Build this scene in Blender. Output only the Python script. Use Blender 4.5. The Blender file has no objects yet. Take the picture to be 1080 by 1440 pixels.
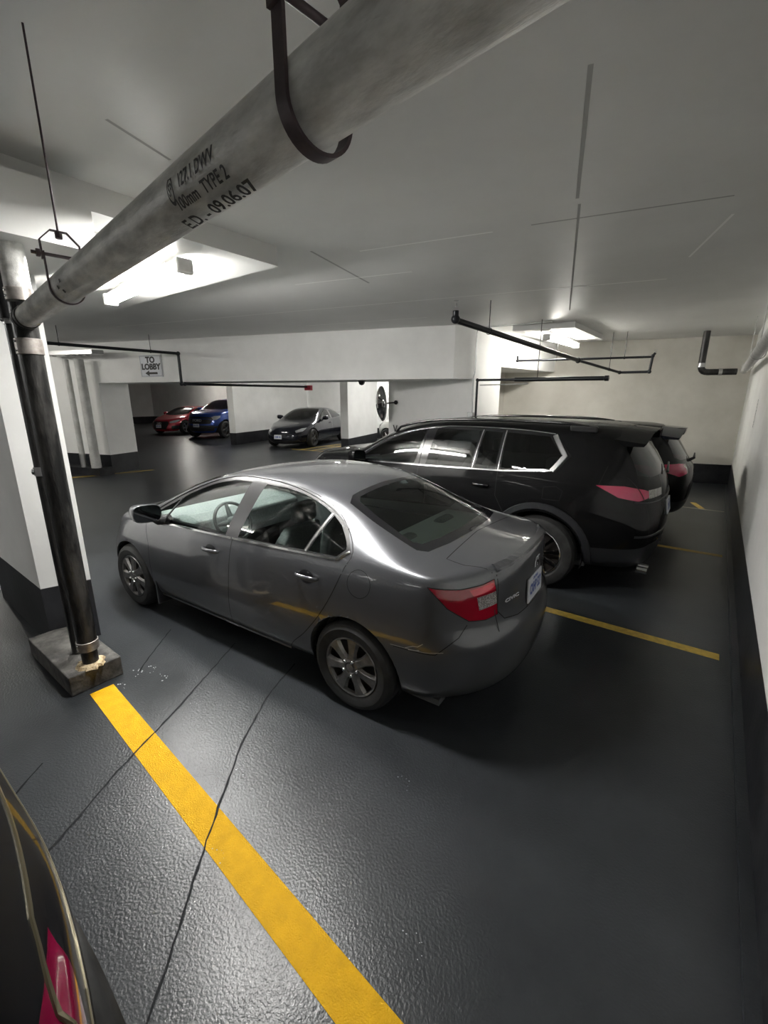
import bpy, bmesh, math, random
import numpy as np
from mathutils import Vector, Matrix
from mathutils.bvhtree import BVHTree

# ------------------------------------------------------------------ camera, world, exposure
SC = bpy.context.scene
COL = SC.collection
YAW = math.radians(36.9); PITCH = math.atan(162 / 612.0)
cam_d = bpy.data.cameras.new('camera')
cam_d.sensor_fit = 'VERTICAL'; cam_d.sensor_height = 36.0; cam_d.lens = 36.0 * 612.0 / 1440.0
cam_d.clip_start = 0.02; cam_d.clip_end = 200
CAM = bpy.data.objects.new('camera', cam_d); COL.objects.link(CAM)
CAM.location = (0, 0, 2.0)
CAM.rotation_euler = (math.pi / 2 - PITCH, 0, YAW)
SC.camera = CAM
w = bpy.data.worlds.new('world'); SC.world = w; w.use_nodes = True
w.node_tree.nodes['Background'].inputs[0].default_value = (0.5, 0.52, 0.55, 1)
w.node_tree.nodes['Background'].inputs[1].default_value = 0.02
SC.view_settings.view_transform = 'Standard'; SC.view_settings.look = 'None'
SC.view_settings.exposure = 1.92; SC.view_settings.gamma = 1.0
SC.view_settings.use_curve_mapping = False
LAMP_POWER = 34.0          # emission strength of a tube
random.seed(4)

# ------------------------------------------------------------------ materials
def mat(name, col, rough=0.5, metal=0.0, spec=0.5, coat=0.0, coat_r=0.05, emit=None, es=0.0):
    m = bpy.data.materials.new(name); m.use_nodes = True
    b = m.node_tree.nodes['Principled BSDF']
    b.inputs['Base Color'].default_value = (*col, 1)
    b.inputs['Roughness'].default_value = rough; b.inputs['Metallic'].default_value = metal
    b.inputs['Specular IOR Level'].default_value = spec
    b.inputs['Coat Weight'].default_value = coat; b.inputs['Coat Roughness'].default_value = coat_r
    if emit: b.inputs['Emission Color'].default_value = (*emit, 1); b.inputs['Emission Strength'].default_value = es
    return m
def nd(m, t, **kw):
    n = m.node_tree.nodes.new(t)
    for k, v in kw.items():
        if k in n.inputs: n.inputs[k].default_value = v
        else: setattr(n, k, v)
    return n
def ln(m, a, b): m.node_tree.links.new(a, b)
def varied(m, c1, c2, scale=3.0, detail=6.0, lo=0.35, hi=0.65, bump=0.0, bscale=40.0, rvar=None, stretch=(1, 1, 1)):
    """noise between two colours, optional fine bump; object coordinates"""
    b = m.node_tree.nodes['Principled BSDF']
    tc = nd(m, 'ShaderNodeTexCoord'); mp = nd(m, 'ShaderNodeMapping'); mp.inputs['Scale'].default_value = stretch
    ln(m, tc.outputs['Object'], mp.inputs['Vector'])
    n = nd(m, 'ShaderNodeTexNoise', Scale=scale, Detail=detail, Roughness=0.6); ln(m, mp.outputs[0], n.inputs['Vector'])
    r = nd(m, 'ShaderNodeValToRGB'); r.color_ramp.elements[0].position = lo; r.color_ramp.elements[1].position = hi
    r.color_ramp.elements[0].color = (*c1, 1); r.color_ramp.elements[1].color = (*c2, 1)
    ln(m, n.outputs['Fac'], r.inputs[0]); ln(m, r.outputs[0], b.inputs['Base Color'])
    if rvar:
        rr = nd(m, 'ShaderNodeMapRange'); rr.inputs['To Min'].default_value = rvar[0]; rr.inputs['To Max'].default_value = rvar[1]
        rr.inputs['From Min'].default_value = lo; rr.inputs['From Max'].default_value = hi
        ln(m, n.outputs['Fac'], rr.inputs['Value']); ln(m, rr.outputs[0], b.inputs['Roughness'])
    if bump:
        n2 = nd(m, 'ShaderNodeTexNoise', Scale=bscale, Detail=3.0); ln(m, mp.outputs[0], n2.inputs['Vector'])
        bp = nd(m, 'ShaderNodeBump', Strength=bump, Distance=0.01); ln(m, n2.outputs['Fac'], bp.inputs['Height'])
        ln(m, bp.outputs[0], b.inputs['Normal'])
    return m
def paint(name, col, metal=0.6, rough=0.32, coat=1.0, inside=(0.03, 0.03, 0.03)):
    m = mat(name, col, rough, metal, 0.5 if sum(col) > .06 else 0.12, coat, 0.04)
    b = m.node_tree.nodes['Principled BSDF']; out = m.node_tree.nodes['Material Output']
    d = nd(m, 'ShaderNodeBsdfDiffuse'); d.inputs[0].default_value = (*inside, 1)
    g = nd(m, 'ShaderNodeNewGeometry'); mx = nd(m, 'ShaderNodeMixShader')
    ln(m, g.outputs['Backfacing'], mx.inputs[0]); ln(m, b.outputs[0], mx.inputs[1]); ln(m, d.outputs[0], mx.inputs[2])
    ln(m, mx.outputs[0], out.inputs[0])
    return m
def glass(name, tint, gloss=0.06):
    m = bpy.data.materials.new(name); m.use_nodes = True; nt = m.node_tree
    nt.nodes.remove(nt.nodes['Principled BSDF']); out = nt.nodes['Material Output']
    t = nd(m, 'ShaderNodeBsdfTransparent'); t.inputs[0].default_value = (*tint, 1)
    g = nd(m, 'ShaderNodeBsdfGlossy'); g.inputs['Roughness'].default_value = 0.02
    f = nd(m, 'ShaderNodeFresnel'); f.inputs[0].default_value = 1.6
    mx = nd(m, 'ShaderNodeMixShader')
    ln(m, f.outputs[0], mx.inputs[0]); ln(m, t.outputs[0], mx.inputs[1]); ln(m, g.outputs[0], mx.inputs[2])
    ln(m, mx.outputs[0], out.inputs[0])
    return m

MT = {}
MT['wall'] = varied(mat('white wall paint', (.62, .62, .60), .6, spec=.3), (.84, .84, .82), (.92, .92, .90), 1.3, bump=.25, bscale=9)
MT['wall_b'] = varied(mat('aged white wall paint', (.6, .6, .55), .6, spec=.3), (.58, .56, .50), (.72, .70, .64), .9, bump=.25, bscale=9)
MT['ceil'] = varied(mat('ceiling paint', (.5, .5, .5), .45, spec=.4), (.70, .70, .68), (.78, .78, .76), .7, bump=.12, bscale=14)
MT['band'] = varied(mat('black band paint', (.02, .02, .022), .4, spec=.4), (.012, .013, .016), (.035, .036, .04), 2.5, bump=.15, bscale=20)
MT['yellow'] = varied(mat('yellow line paint', (.8, .5, .02), .6, spec=.25), (.60, .335, .0), (.70, .39, .001), 14, bump=.5, bscale=160)
MT['yellow_worn'] = varied(mat('worn yellow paint', (.5, .35, .08), .5), (.42, .29, .06), (.62, .42, .07), 20, bump=.3, bscale=120)
MT['offwhite_line'] = mat('worn pale line paint', (.45, .42, .33), .5)
MT['pipe_grey'] = varied(mat('grey drain pipe', (.3, .3, .3), .38, .0, .5), (.42, .42, .40), (.86, .86, .83), 6, 8, .36, .64, .15, 60, (.30, .5), (1, 3, 3))
MT['castiron'] = varied(mat('dark cast pipe', (.03, .03, .03), .35), (.008, .008, .008), (.085, .08, .075), 5, 8, .42, .75, .3, 50, (.3, .55), (2, 2, .6))
MT['black_pipe'] = mat('black steel pipe', (.02, .022, .026), .35, .3)
MT['white_pipe'] = varied(mat('painted pipe', (.6, .6, .58), .45), (.45, .45, .43), (.62, .62, .60), 6, bump=.1)
MT['galv'] = mat('galvanised steel', (.5, .5, .5), .35, .9)
MT['strap'] = varied(mat('steel clamp band', (.4, .37, .34), .45, .6), (.25, .22, .2), (.5, .47, .44), 14)
MT['hanger'] = varied(mat('hanger iron', (.07, .05, .055), .5, .3), (.05, .035, .04), (.10, .075, .08), 20)
MT['concrete'] = varied(mat('concrete', (.2, .19, .18), .8), (.030, .028, .027), (.12, .115, .105), 9, bump=.4, bscale=50)
MT['foam'] = varied(mat('sealing foam', (.6, .48, .3), .8), (.45, .33, .18), (.75, .62, .42), 30, bump=.8, bscale=80)
MT['black'] = mat('black plastic', (.012, .012, .013), .45)
MT['satin_black'] = mat('satin black trim', (.018, .018, .019), .38)
MT['gloss_black'] = mat('gloss black', (.006, .006, .008), .12, coat=1)
MT['seam'] = mat('panel gap', (.004, .004, .004), .8)
MT['rubber'] = varied(mat('tyre rubber', (.02, .02, .02), .65), (.014, .014, .014), (.03, .03, .03), 12)
MT['chrome'] = mat('chrome', (.75, .75, .76), .12, 1)
MT['cover'] = varied(mat('wheel cover silver', (.33, .31, .30), .33, .75), (.19, .185, .18), (.31, .30, .295), 20)
MT['rotor'] = mat('brake disc', (.08, .07, .065), .45, .7)
MT['white'] = mat('plate white', (.62, .64, .68), .4)
MT['blue'] = mat('plate blue', (.06, .10, .34), .5)
MT['ink'] = mat('pipe ink', (.03, .03, .03), .6)
MT['red'] = mat('red lens', (.62, .006, .03), .08, 0, .6, 1)
MT['red_d'] = mat('deep red lens', (.30, .003, .016), .1, 0, .6, 1)
MT['red_n'] = mat('dim rear lens', (.16, .004, .03), .15, 0, .5, .6)
MT['clear'] = varied(mat('clear ribbed lens', (.5, .47, .45), .12, .3, .6, 1), (.28, .26, .25), (.6, .58, .56), 3, 0, .4, .6, 0, 0, None, (1, 60, 60))
MT['seat'] = varied(mat('grey seat cloth', (.16, .165, .17), .9), (.26, .27, .275), (.38, .385, .39), 60)
MT['trim_int'] = mat('interior plastic', (.10, .104, .108), .6)
MT['shelf'] = mat('grey parcel shelf', (.72, .76, .74), .8)
MT['glass'] = glass('green tinted glass', (.82, .92, .88))
MT['glass_side'] = glass('clear side glass', (.74, .82, .79))
MT['glass_dark'] = glass('privacy glass', (.06, .065, .07))
MT['mirror'] = mat('mirror face', (.8, .8, .8), .02, 1)
MT['dark_mirror'] = mat('door mirror face', (.12, .13, .14), .05, 1)
MT['tube_hot'] = mat('bright lamp tube', (1, 1, 1), .4, emit=(1.0, .985, .95), es=LAMP_POWER * 2.2)
MT['tube_mid'] = mat('lamp tube cover', (1, 1, 1), .4, emit=(1.0, .985, .95), es=LAMP_POWER * 1.15)
MT['tube_soft'] = mat('dimmer lamp tube', (1, 1, 1), .4, emit=(1.0, .97, .90), es=LAMP_POWER * .6)
MT['tube'] = mat('lamp tube', (1, 1, 1), .4, emit=(1.0, .985, .95), es=LAMP_POWER)

# ------------------------------------------------------------------ mesh helpers
class MB:
    def __init__(s): s.v = []; s.f = []
    def add(s, v, f):
        o = len(s.v); s.v += [tuple(p) for p in v]; s.f += [tuple(i + o for i in q) for q in f]; return s
    def box(s, a, b, M=None):
        x0, y0, z0 = a; x1, y1, z1 = b
        v = [(x0,y0,z0),(x1,y0,z0),(x1,y1,z0),(x0,y1,z0),(x0,y0,z1),(x1,y0,z1),(x1,y1,z1),(x0,y1,z1)]
        if M: v = [M @ Vector(p) for p in v]
        return s.add(v, [(0,3,2,1),(4,5,6,7),(0,1,5,4),(1,2,6,5),(2,3,7,6),(3,0,4,7)])
    def prism(s, poly, z0, z1, M=None):
        n = len(poly); v = [(x, y, z0) for x, y in poly] + [(x, y, z1) for x, y in poly]
        if M: v = [M @ Vector(p) for p in v]
        f = [tuple(range(n))[::-1], tuple(range(n, 2 * n))] + [(i, (i + 1) % n, n + (i + 1) % n, n + i) for i in range(n)]
        return s.add(v, f)
    def tube(s, pts, r, n=12, cap=True):
        pts = [Vector(p) for p in pts]; rs = r if isinstance(r, (list, tuple)) else [r] * len(pts)
        v = []; f = []; up = None
        for i, p in enumerate(pts):
            t = (pts[min(i + 1, len(pts) - 1)] - pts[max(i - 1, 0)])
            if t.length < 1e-9: t = Vector((0, 0, 1))
            t.normalize()
            if up is None: up = t.orthogonal().normalized()
            a = up - t * up.dot(t)
            if a.length < 1e-6: a = t.orthogonal()
            a.normalize(); up = a; b = t.cross(a)
            v += [p + (a * math.cos(2 * math.pi * k / n) + b * math.sin(2 * math.pi * k / n)) * rs[i] for k in range(n)]
        for i in range(len(pts) - 1):
            for k in range(n):
                k2 = (k + 1) % n; f.append((i * n + k, i * n + k2, (i + 1) * n + k2, (i + 1) * n + k))
        if cap: f += [tuple(range(n))[::-1], tuple((len(pts) - 1) * n + k for k in range(n))]
        return s.add(v, f)
    def lathe(s, prof, n=48, M=None, cap=False):
        """prof (r, h) about the local Z axis"""
        v = []; f = []
        for r, h in prof: v += [(r * math.cos(2 * math.pi * k / n), r * math.sin(2 * math.pi * k / n), h) for k in range(n)]
        for i in range(len(prof) - 1):
            for k in range(n):
                k2 = (k + 1) % n; f.append((i * n + k, i * n + k2, (i + 1) * n + k2, (i + 1) * n + k))
        if cap: f += [tuple(range(n))[::-1], tuple((len(prof) - 1) * n + k for k in range(n))]
        if M: v = [M @ Vector(p) for p in v]
        return s.add(v, f)
    def ball(s, c, rad, n=16, m=10, M=None):
        v = []; f = []
        for i in range(m + 1):
            a = math.pi * i / m
            for k in range(n):
                b = 2 * math.pi * k / n
                p = Vector((rad[0] * math.sin(a) * math.cos(b), rad[1] * math.sin(a) * math.sin(b), rad[2] * math.cos(a)))
                if M: p = M @ p
                v.append(p + Vector(c))
        for i in range(m):
            for k in range(n): f.append((i * n + k, (i + 1) * n + k, (i + 1) * n + (k + 1) % n, i * n + (k + 1) % n))
        return s.add(v, f)
    def build(s, name, m, parent=None, smooth=40, bevel=0, flip=False, seg=2):
        me = bpy.data.meshes.new(name); me.from_pydata([tuple(p) for p in s.v], [], s.f); me.validate()
        bm = bmesh.new(); bm.from_mesh(me)
        bmesh.ops.remove_doubles(bm, verts=bm.verts, dist=1e-6)
        bmesh.ops.recalc_face_normals(bm, faces=bm.faces)
        if bevel: 
            es = [e for e in bm.edges if len(e.link_faces) == 2 and e.calc_face_angle(0) > .6]
            bmesh.ops.bevel(bm, geom=es, offset=bevel, segments=seg, profile=.5, affect='EDGES', clamp_overlap=True)
        if smooth:
            for fa in bm.faces: fa.smooth = True
            for e in bm.edges:
                if len(e.link_faces) == 2 and e.calc_face_angle(0) > math.radians(smooth): e.smooth = False
        bm.to_mesh(me); bm.free()
        me.materials.append(MT[m] if isinstance(m, str) else m)
        o = bpy.data.objects.new(name, me); COL.objects.link(o)
        if parent: o.parent = parent
        return o
def tag(o, label, cat, group=None, kind=None):
    if label: o['label'] = label
    if cat: o['category'] = cat
    if group: o['group'] = group
    if kind: o['kind'] = kind
    return o
def empty(name, loc, rz, label, cat, group=None):
    o = bpy.data.objects.new(name, None); COL.objects.link(o); o.empty_display_size = .1
    o.location = loc; o.rotation_euler = (0, 0, rz)
    return tag(o, label, cat, group)
def struct(mb, name, m, **k):
    o = mb.build(name, m, **k); o['kind'] = 'structure'; return o
def arc(c, a, b, n=6):
    """rounded elbow: quarter path from a to b about corner c"""
    c, a, b = Vector(c), Vector(a), Vector(b)
    return [(1 - t) ** 2 * a + 2 * t * (1 - t) * c + t * t * b for t in [i / n for i in range(n + 1)]]
def text_mesh(txt, size, depth=.0, bold=0.0):
    cu = bpy.data.curves.new('t', 'FONT'); cu.body = txt; cu.size = size; cu.extrude = depth; cu.offset = bold
    cu.align_x = 'CENTER'; cu.align_y = 'CENTER'; cu.resolution_u = 3
    o = bpy.data.objects.new('t', cu); COL.objects.link(o)
    dg = bpy.context.evaluated_depsgraph_get(); me = bpy.data.meshes.new_from_object(o.evaluated_get(dg))
    v = [tuple(p.co) for p in me.vertices]; f = [tuple(p.vertices) for p in me.polygons]
    bpy.data.objects.remove(o); bpy.data.curves.remove(cu); bpy.data.meshes.remove(me)
    return v, f
def frame(o, x, y):
    """4x4 from origin, x axis, y axis (z = x cross y)"""
    x = Vector(x).normalized(); z = x.cross(Vector(y)).normalized(); y = z.cross(x)
    M = Matrix((x, y, z)).transposed().to_4x4(); M.translation = Vector(o); return M

# ------------------------------------------------------------------ car bodies: B-spline shell, cut into panels
def inside(px, pz, poly):
    c = False; n = len(poly); j = n - 1
    for i in range(n):
        xi, yi = poly[i]; xj, yj = poly[j]
        if (yi > pz) != (yj > pz) and px < (xj - xi) * (pz - yi) / (yj - yi) + xi: c = not c
        j = i
    return c
def smooth_poly(p, closed=True, n=4):
    """Catmull-Rom through the points"""
    P = [Vector((a, b, 0)) for a, b in p]; out = []; N = len(P); rng = range(N if closed else N - 1)
    for i in rng:
        g = lambda k: P[k % N] if closed else P[max(0, min(N - 1, k))]
        a, b, c, d = g(i - 1), g(i), g(i + 1), g(i + 2)
        for t in [k / n for k in range(n)]:
            q = .5 * ((2 * b) + (c - a) * t + (2 * a - 5 * b + 4 * c - d) * t * t + (3 * b - a - 3 * c + d) * t ** 3)
            out.append((q.x, q.y))
    if not closed: out.append(p[-1])
    return out
def circ(x, z, r, n=32, a0=0, a1=360):
    return [(x + r * math.cos(math.radians(a0 + (a1 - a0) * k / n)), z + r * math.sin(math.radians(a0 + (a1 - a0) * k / n))) for k in range(n + (0 if a1 - a0 == 360 else 1))]
def table(t):
    xs = [a for a, b in t]; ys = [b for a, b in t]
    return lambda x: float(np.interp(x, xs, ys))

class Shell:
    def __init__(s, sp, k=7, kv=6):
        s.sp = sp; L, W = sp['L'], sp['W'] / 2; s.L, s.W = L, W
        top, belt, railz, railw, wid, bot = [table(sp[q]) for q in ('top', 'belt', 'railz', 'railw', 'wid', 'bot')]
        lev = sp.get('lev', (.0, .03, .20, .38, .60)); yf = sp.get('yf', (.80, .93, .978, 1.0, .985, .955))
        jr = sp.get('jr', 5); NJ = 11
        def col(x, j):
            """point of the side section at x, level j"""
            w = wid(x); b = bot(x); zb = belt(x)
            if j < 5: return (w * yf[j], b + (zb - b) * lev[j] / .80)
            if j == 5: return (w * yf[5], zb)
            zt = top(x); rz = railz(x); g = max(0., min(1., (zt - zb - .03) / .22))
            rw = railw(x); wb = w * yf[5]
            gy = {6: wb + (rw - wb) * .52, 7: rw, 8: rw * .78, 9: rw * .42, 10: 0.}[j]
            gz = {6: zb + (rz - zb) * .55, 7: rz, 8: rz + (zt - rz) * .62, 9: rz + (zt - rz) * .93, 10: zt}[j]
            hy = {6: wb * .955, 7: wb * .84, 8: wb * .6, 9: wb * .3, 10: 0.}[j]
            hz = {6: zb + (zt - zb) * .30, 7: zb + (zt - zb) * .62, 8: zb + (zt - zb) * .86, 9: zb + (zt - zb) * .97, 10: zt}[j]
            return (gy * g + hy * (1 - g), gz * g + hz * (1 - g))
        rows = []
        F = (0, .35, .68, .90)
        rx, fx = sp['rx'], sp['fx']        # level offsets of the rear and front faces (jr+1 and 6 values)
        rz_, fz_ = sp['rz'], sp['fz']
        Rr, Rf = sp.get('Rr', .22), sp.get('Rf', .42)
        xin = (.14, .22, .32, .42)
        for i, f in enumerate(F):          # rear face
            r = []
            w = wid(.15)
            for j in range(jr + 1):
                wj = w * (yf[j] if j < 6 else {6: .90, 7: .80}[j]) if not sp.get('rw') else sp['rw'][j]
                r.append((rx[j] + Rr * f ** 3, f * wj, rz_[j]))
            xo, yo, zo = r[-1]; xc = xo + xin[i] - Rr * f ** 3 * .6; n = NJ - 1 - jr
            for j in range(jr + 1, NJ):
                t = (j - jr) / n; x = xo + (xc - xo) * t; y = yo * (1 - t)
                r.append((x, y, top(x) - sp.get('crown_r', .02) * (y / W) ** 2))
            rows.append(r)
        ra_ = rx[jr] + Rr * .73 + .09; fa_ = fx[5] - Rf * .76 - .12
        xs = [q for q in sp['xs'] if ra_ <= q <= fa_]
        cr = rows[-1][-1][0]; cf = fx[5] - Rf * .76 - .36 + Rf * .456      # centre-line ends of the two fans
        for x in xs:
            r = []; sk = sp['skew'](x) if 'skew' in sp else 0.
            if x < cr + .5: sk += max(0., (cr + .05 + (x - xs[0]) / (cr + .5 - xs[0]) * .45) - x)
            if x > cf - .5: sk -= max(0., x - (cf - .05 - (xs[-1] - x) / (xs[-1] - cf + .5) * .45))
            for j in range(NJ):
                y, z = col(x + (sk * ((j - 5) / 5) ** 1.3 if j > 5 else 0), j)
                wr = max(0, 1 - (x - xs[0]) / .5); wf = max(0, 1 - (xs[-1] - x) / .6)
                dx = 0
                if j <= 5: dx = wr * (rx[j] - min(rx)) * .6 + wf * (fx[j] - L) * .6
                if j > 5: dx = sk * ((j - 5) / 5) ** 1.3
                if wr > 0 and j <= jr and x == xs[0] and j <= 5: z = z * .5 + rz_[j] * .5
                if wf > 0 and j <= 5 and x == xs[-1]: z = z * .5 + fz_[j] * .5
                r.append((x + dx, y, z))
            rows.append(r)
        for i, f in reversed(list(enumerate(F))):
            r = []; w = wid(L - .25)
            for j in range(6): r.append((fx[j] - Rf * f ** 2.6, f * w * yf[j], fz_[j]))
            xo, yo, zo = r[-1]; xc = xo - (.12, .2, .28, .36)[i] + Rf * f ** 2.6 * .6
            for j in range(6, NJ):
                t = (j - 5) / 5; x = xo + (xc - xo) * t; y = yo * (1 - t)
                r.append((x, y, top(x) - sp.get('crown_f', .05) * (y / W) ** 2))
            rows.append(r)
        C = np.array(rows)
        mir = np.array([1, -1, 1.])
        E = np.concatenate([C[1:2] * mir, C, C[-2:-1] * mir], 0)
        E = np.concatenate([2 * E[:, 0:1] - E[:, 1:2], E, E[:, -2:-1] * mir], 1)
        def ev(A, k):
            out = []; n = A.shape[0] - 2
            for i in range(n - 1):
                for q in range(k + (1 if i == n - 2 else 0)):
                    t = q / k
                    b = ((1 - t) ** 3 / 6, (3 * t ** 3 - 6 * t * t + 4) / 6, (-3 * t ** 3 + 3 * t * t + 3 * t + 1) / 6, t ** 3 / 6)
                    out.append(sum(b[a] * A[i + a] for a in range(4)))
            return np.array(out)
        G = ev(E, k); G = ev(G.transpose(1, 0, 2), kv).transpose(1, 0, 2)
        nu, nv = G.shape[:2]
        G[np.abs(G[..., 1]) < 1e-5, 1] = 0; G[..., 1] = np.maximum(G[..., 1], 0)
        bm = bmesh.new(); V = [[bm.verts.new(G[i, j]) for j in range(nv)] for i in range(nu)]
        s.rid = bm.faces.layers.int.new('rid')
        for i in range(nu - 1):
            for j in range(nv - 1):
                bm.faces.new((V[i][j], V[i][j + 1], V[i + 1][j + 1], V[i + 1][j]))
        bmesh.ops.remove_doubles(bm, verts=bm.verts, dist=1e-5)
        bmesh.ops.dissolve_degenerate(bm, edges=bm.edges, dist=1e-5)
        bm.normal_update()
        # outward normals: the belt sample must face +y
        t = sum(f.normal.y for f in bm.faces if f.calc_center_median().y > W * .9)
        if t < 0: bmesh.ops.reverse_faces(bm, faces=bm.faces)
        bm.normal_update()
        s.bm = bm; s.names = ['body']; s.bvh = BVHTree.FromBMesh(bm)
    def uv(s, proj, p):
        if proj == 'side': return p.x, p.z
        if proj == 'plan': return p.x, p.y
        if proj == 'rear': return p.y, p.z
        if proj == 'rdiag': return (s.W - p.y) - p.x, p.z
        if proj == 'fdiag': return (s.W - p.y) + p.x - s.L, p.z
    def plane(s, proj, a, b):
        da, db = b[0] - a[0], b[1] - a[1]
        if proj == 'side': return Vector((a[0], 0, a[1])), Vector((db, 0, -da))
        if proj == 'plan': return Vector((a[0], a[1], 0)), Vector((db, -da, 0))
        if proj == 'rear': return Vector((0, a[0], a[1])), Vector((0, db, -da))
        if proj == 'rdiag': return Vector((-a[0], s.W, a[1])), Vector((-.5 * da, -.5 * da, db)).cross(Vector((1, -1, 0)))
        if proj == 'fdiag': return Vector((a[0] + s.L, s.W, a[1])), Vector((.5 * da, -.5 * da, db)).cross(Vector((1, 1, 0)))
    def region(s, name, proj, poly, filt=None, over=None):
        bm = s.bm; L = s.rid
        if name not in s.names: s.names.append(name)
        ident = s.names.index(name); ok = None if over is None else {s.names.index(o) for o in over if o in s.names}
        x0 = min(p[0] for p in poly) - .08; x1 = max(p[0] for p in poly) + .08; z0 = min(p[1] for p in poly) - .08; z1 = max(p[1] for p in poly) + .08
        def test(f):
            c = f.calc_center_median(); a, b = s.uv(proj, c)
            if not (x0 < a < x1 and z0 < b < z1): return False
            if ok is not None and f[L] not in ok: return False
            return filt is None or filt(c, f.normal)
        cand = {f for f in bm.faces if test(f)}
        n = len(poly)
        for i in range(n):
            a, b = poly[i], poly[(i + 1) % n]
            if abs(a[0] - b[0]) + abs(a[1] - b[1]) < 1e-5: continue
            m = .012
            lo = (min(a[0], b[0]) - m, min(a[1], b[1]) - m); hi = (max(a[0], b[0]) + m, max(a[1], b[1]) + m)
            sel = []
            for f in cand:
                us = [s.uv(proj, v.co) for v in f.verts]
                if max(u[0] for u in us) < lo[0] or min(u[0] for u in us) > hi[0] or max(u[1] for u in us) < lo[1] or min(u[1] for u in us) > hi[1]: continue
                sel.append(f)
            if not sel: continue
            co, no = s.plane(proj, a, b)
            if no.length < 1e-9: continue
            geom = set(sel)
            for f in sel: geom.update(f.edges); geom.update(f.verts)
            cand.difference_update(sel)
            r = bmesh.ops.bisect_plane(bm, geom=list(geom), dist=1e-6, plane_co=co, plane_no=no.normalized())
            cand.update(g for g in r['geom'] if isinstance(g, bmesh.types.BMFace) and g.is_valid)
        for f in cand:
            if f.is_valid:
                c = f.calc_center_median()
                if inside(*s.uv(proj, c), poly): f[L] = ident
        return ident
    def arch(s, x, z, r, lip=.05):
        """opens a wheel arch and folds a flange inwards"""
        pts = circ(x, z, r, 40)
        s.region('_hole', 'side', pts, lambda c, n: c.y > s.W * .5 and c.z < z + r + .05)
        low = [(x - r * .985, -.2), (x + r * .985, -.2), (x + r * .985, z), (x - r * .985, z)]
        s.region('_hole', 'side', low, lambda c, n: c.y > s.W * .5)
        h = s.names.index('_hole'); bm = s.bm
        bmesh.ops.delete(bm, geom=[f for f in bm.faces if f[s.rid] == h], context='FACES')
        ed = [e for e in bm.edges if len(e.link_faces) == 1 and all(v.co.y > s.W * .6 and abs(math.hypot(v.co.x - x, max(0, v.co.z - z)) - r) < .02 and v.co.z > .12 for v in e.verts)]
        g = bmesh.ops.extrude_edge_only(bm, edges=ed)
        for v in [q for q in g['geom'] if isinstance(q, bmesh.types.BMVert)]:
            v.co.y -= lip; v.co.x += (x - v.co.x) * .012; v.co.z += (z - v.co.z) * .012
        bm.normal_update()
    def drop(s, name, dist):
        """pushes a region inwards a little"""
        i = s.names.index(name)
    def finish(s, spec, root):
        """spec: region -> (object name, material, parent region or None, one object per side, label)"""
        bm = s.bm; bm.normal_update(); bm.verts.index_update()
        V = [v.co.copy() for v in bm.verts]; n = len(V)
        cen = [abs(v.y) < 1e-4 for v in V]
        mi = {}; VV = list(V)
        for i, v in enumerate(V):
            if cen[i]: mi[i] = i
            else: mi[i] = len(VV); VV.append(Vector((v.x, -v.y, v.z)))
        N = [Vector((0, 0, 0)) for _ in VV]
        polys = []
        for f in bm.faces:
            q = [v.index for v in f.verts]; a = f.calc_area(); nn = f.normal * a
            if a < 1e-10: continue
            polys.append((q, f[s.rid], 1)); 
            for i in q: N[i] += nn
            m = Vector((nn.x, -nn.y, nn.z)); q2 = [mi[i] for i in q][::-1]
            polys.append((q2, f[s.rid], -1))
            for i in q2: N[i] += m
        N = [k.normalized() if k.length > 0 else Vector((0, 0, 1)) for k in N]
        out = {}
        for ri, rn in enumerate(s.names):
            if rn not in spec: continue
            on, mt, par, split, lab = spec[rn]
            for side in ((1, -1) if split else (0,)):
                ps = [q for q, r, sd in polys if r == ri and (side == 0 or sd == side)]
                if not ps: continue
                idx = sorted({i for q in ps for i in q}); rm = {i: k for k, i in enumerate(idx)}
                me = bpy.data.meshes.new(on); me.from_pydata([VV[i] for i in idx], [], [[rm[i] for i in q] for q in ps])
                for p in me.polygons: p.use_smooth = True
                me.normals_split_custom_set_from_vertices([N[i] for i in idx])
                me.materials.append(MT[mt] if isinstance(mt, str) else mt)
                o = bpy.data.objects.new(on, me); COL.objects.link(o)
                p = root if par is None else out.get((par, side)) or out.get((par, 0)) or out.get((par, 1)) or root
                o.parent = p; out[(rn, side)] = o
                if lab: o['label'] = lab
        return out
    def drape(s, pts, proj, step=.03, mirror=False):
        P = []; N = []
        q = []
        for a, b in zip(pts[:-1], pts[1:]):
            m = max(1, int(math.hypot(b[0] - a[0], b[1] - a[1]) / step))
            q += [(a[0] + (b[0] - a[0]) * i / m, a[1] + (b[1] - a[1]) * i / m) for i in range(m)]
        q.append(pts[-1])
        for a, b in q:
            if proj == 'side': o, d = (a, 3, b), (0, -1, 0)
            elif proj == 'plan': o, d = (a, b, 4), (0, 0, -1)
            elif proj == 'rear': o, d = (-3, a, b), (1, 0, 0)
            elif proj == 'front': o, d = (s.L + 3, a, b), (-1, 0, 0)
            elif proj == 'rdiag':      # a is the diagonal coordinate
                c = Vector((-a * .5 - 0, s.W - a * .5, b)); o, d = c + Vector((-3, 3, 0)), Vector((1, -1, 0)).normalized()
            elif proj == 'fdiag':
                c = Vector((s.L + a * .5, s.W - a * .5, b)); o, d = c + Vector((3, 3, 0)), Vector((-1, -1, 0)).normalized()
            o = Vector(o); neg = o.y < 0 and proj in ('rear', 'front', 'plan')
            if neg: o = Vector((o.x, -o.y, o.z))
            h = s.bvh.ray_cast(o, Vector(d))
            if h[0] is None: continue
            p, nn = h[0].copy(), h[1].copy()
            if nn.dot(Vector(d)) > 0: nn = -nn
            if neg: p.y = -p.y; nn.y = -nn.y
            if mirror: p.y = -p.y; nn.y = -nn.y
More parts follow.
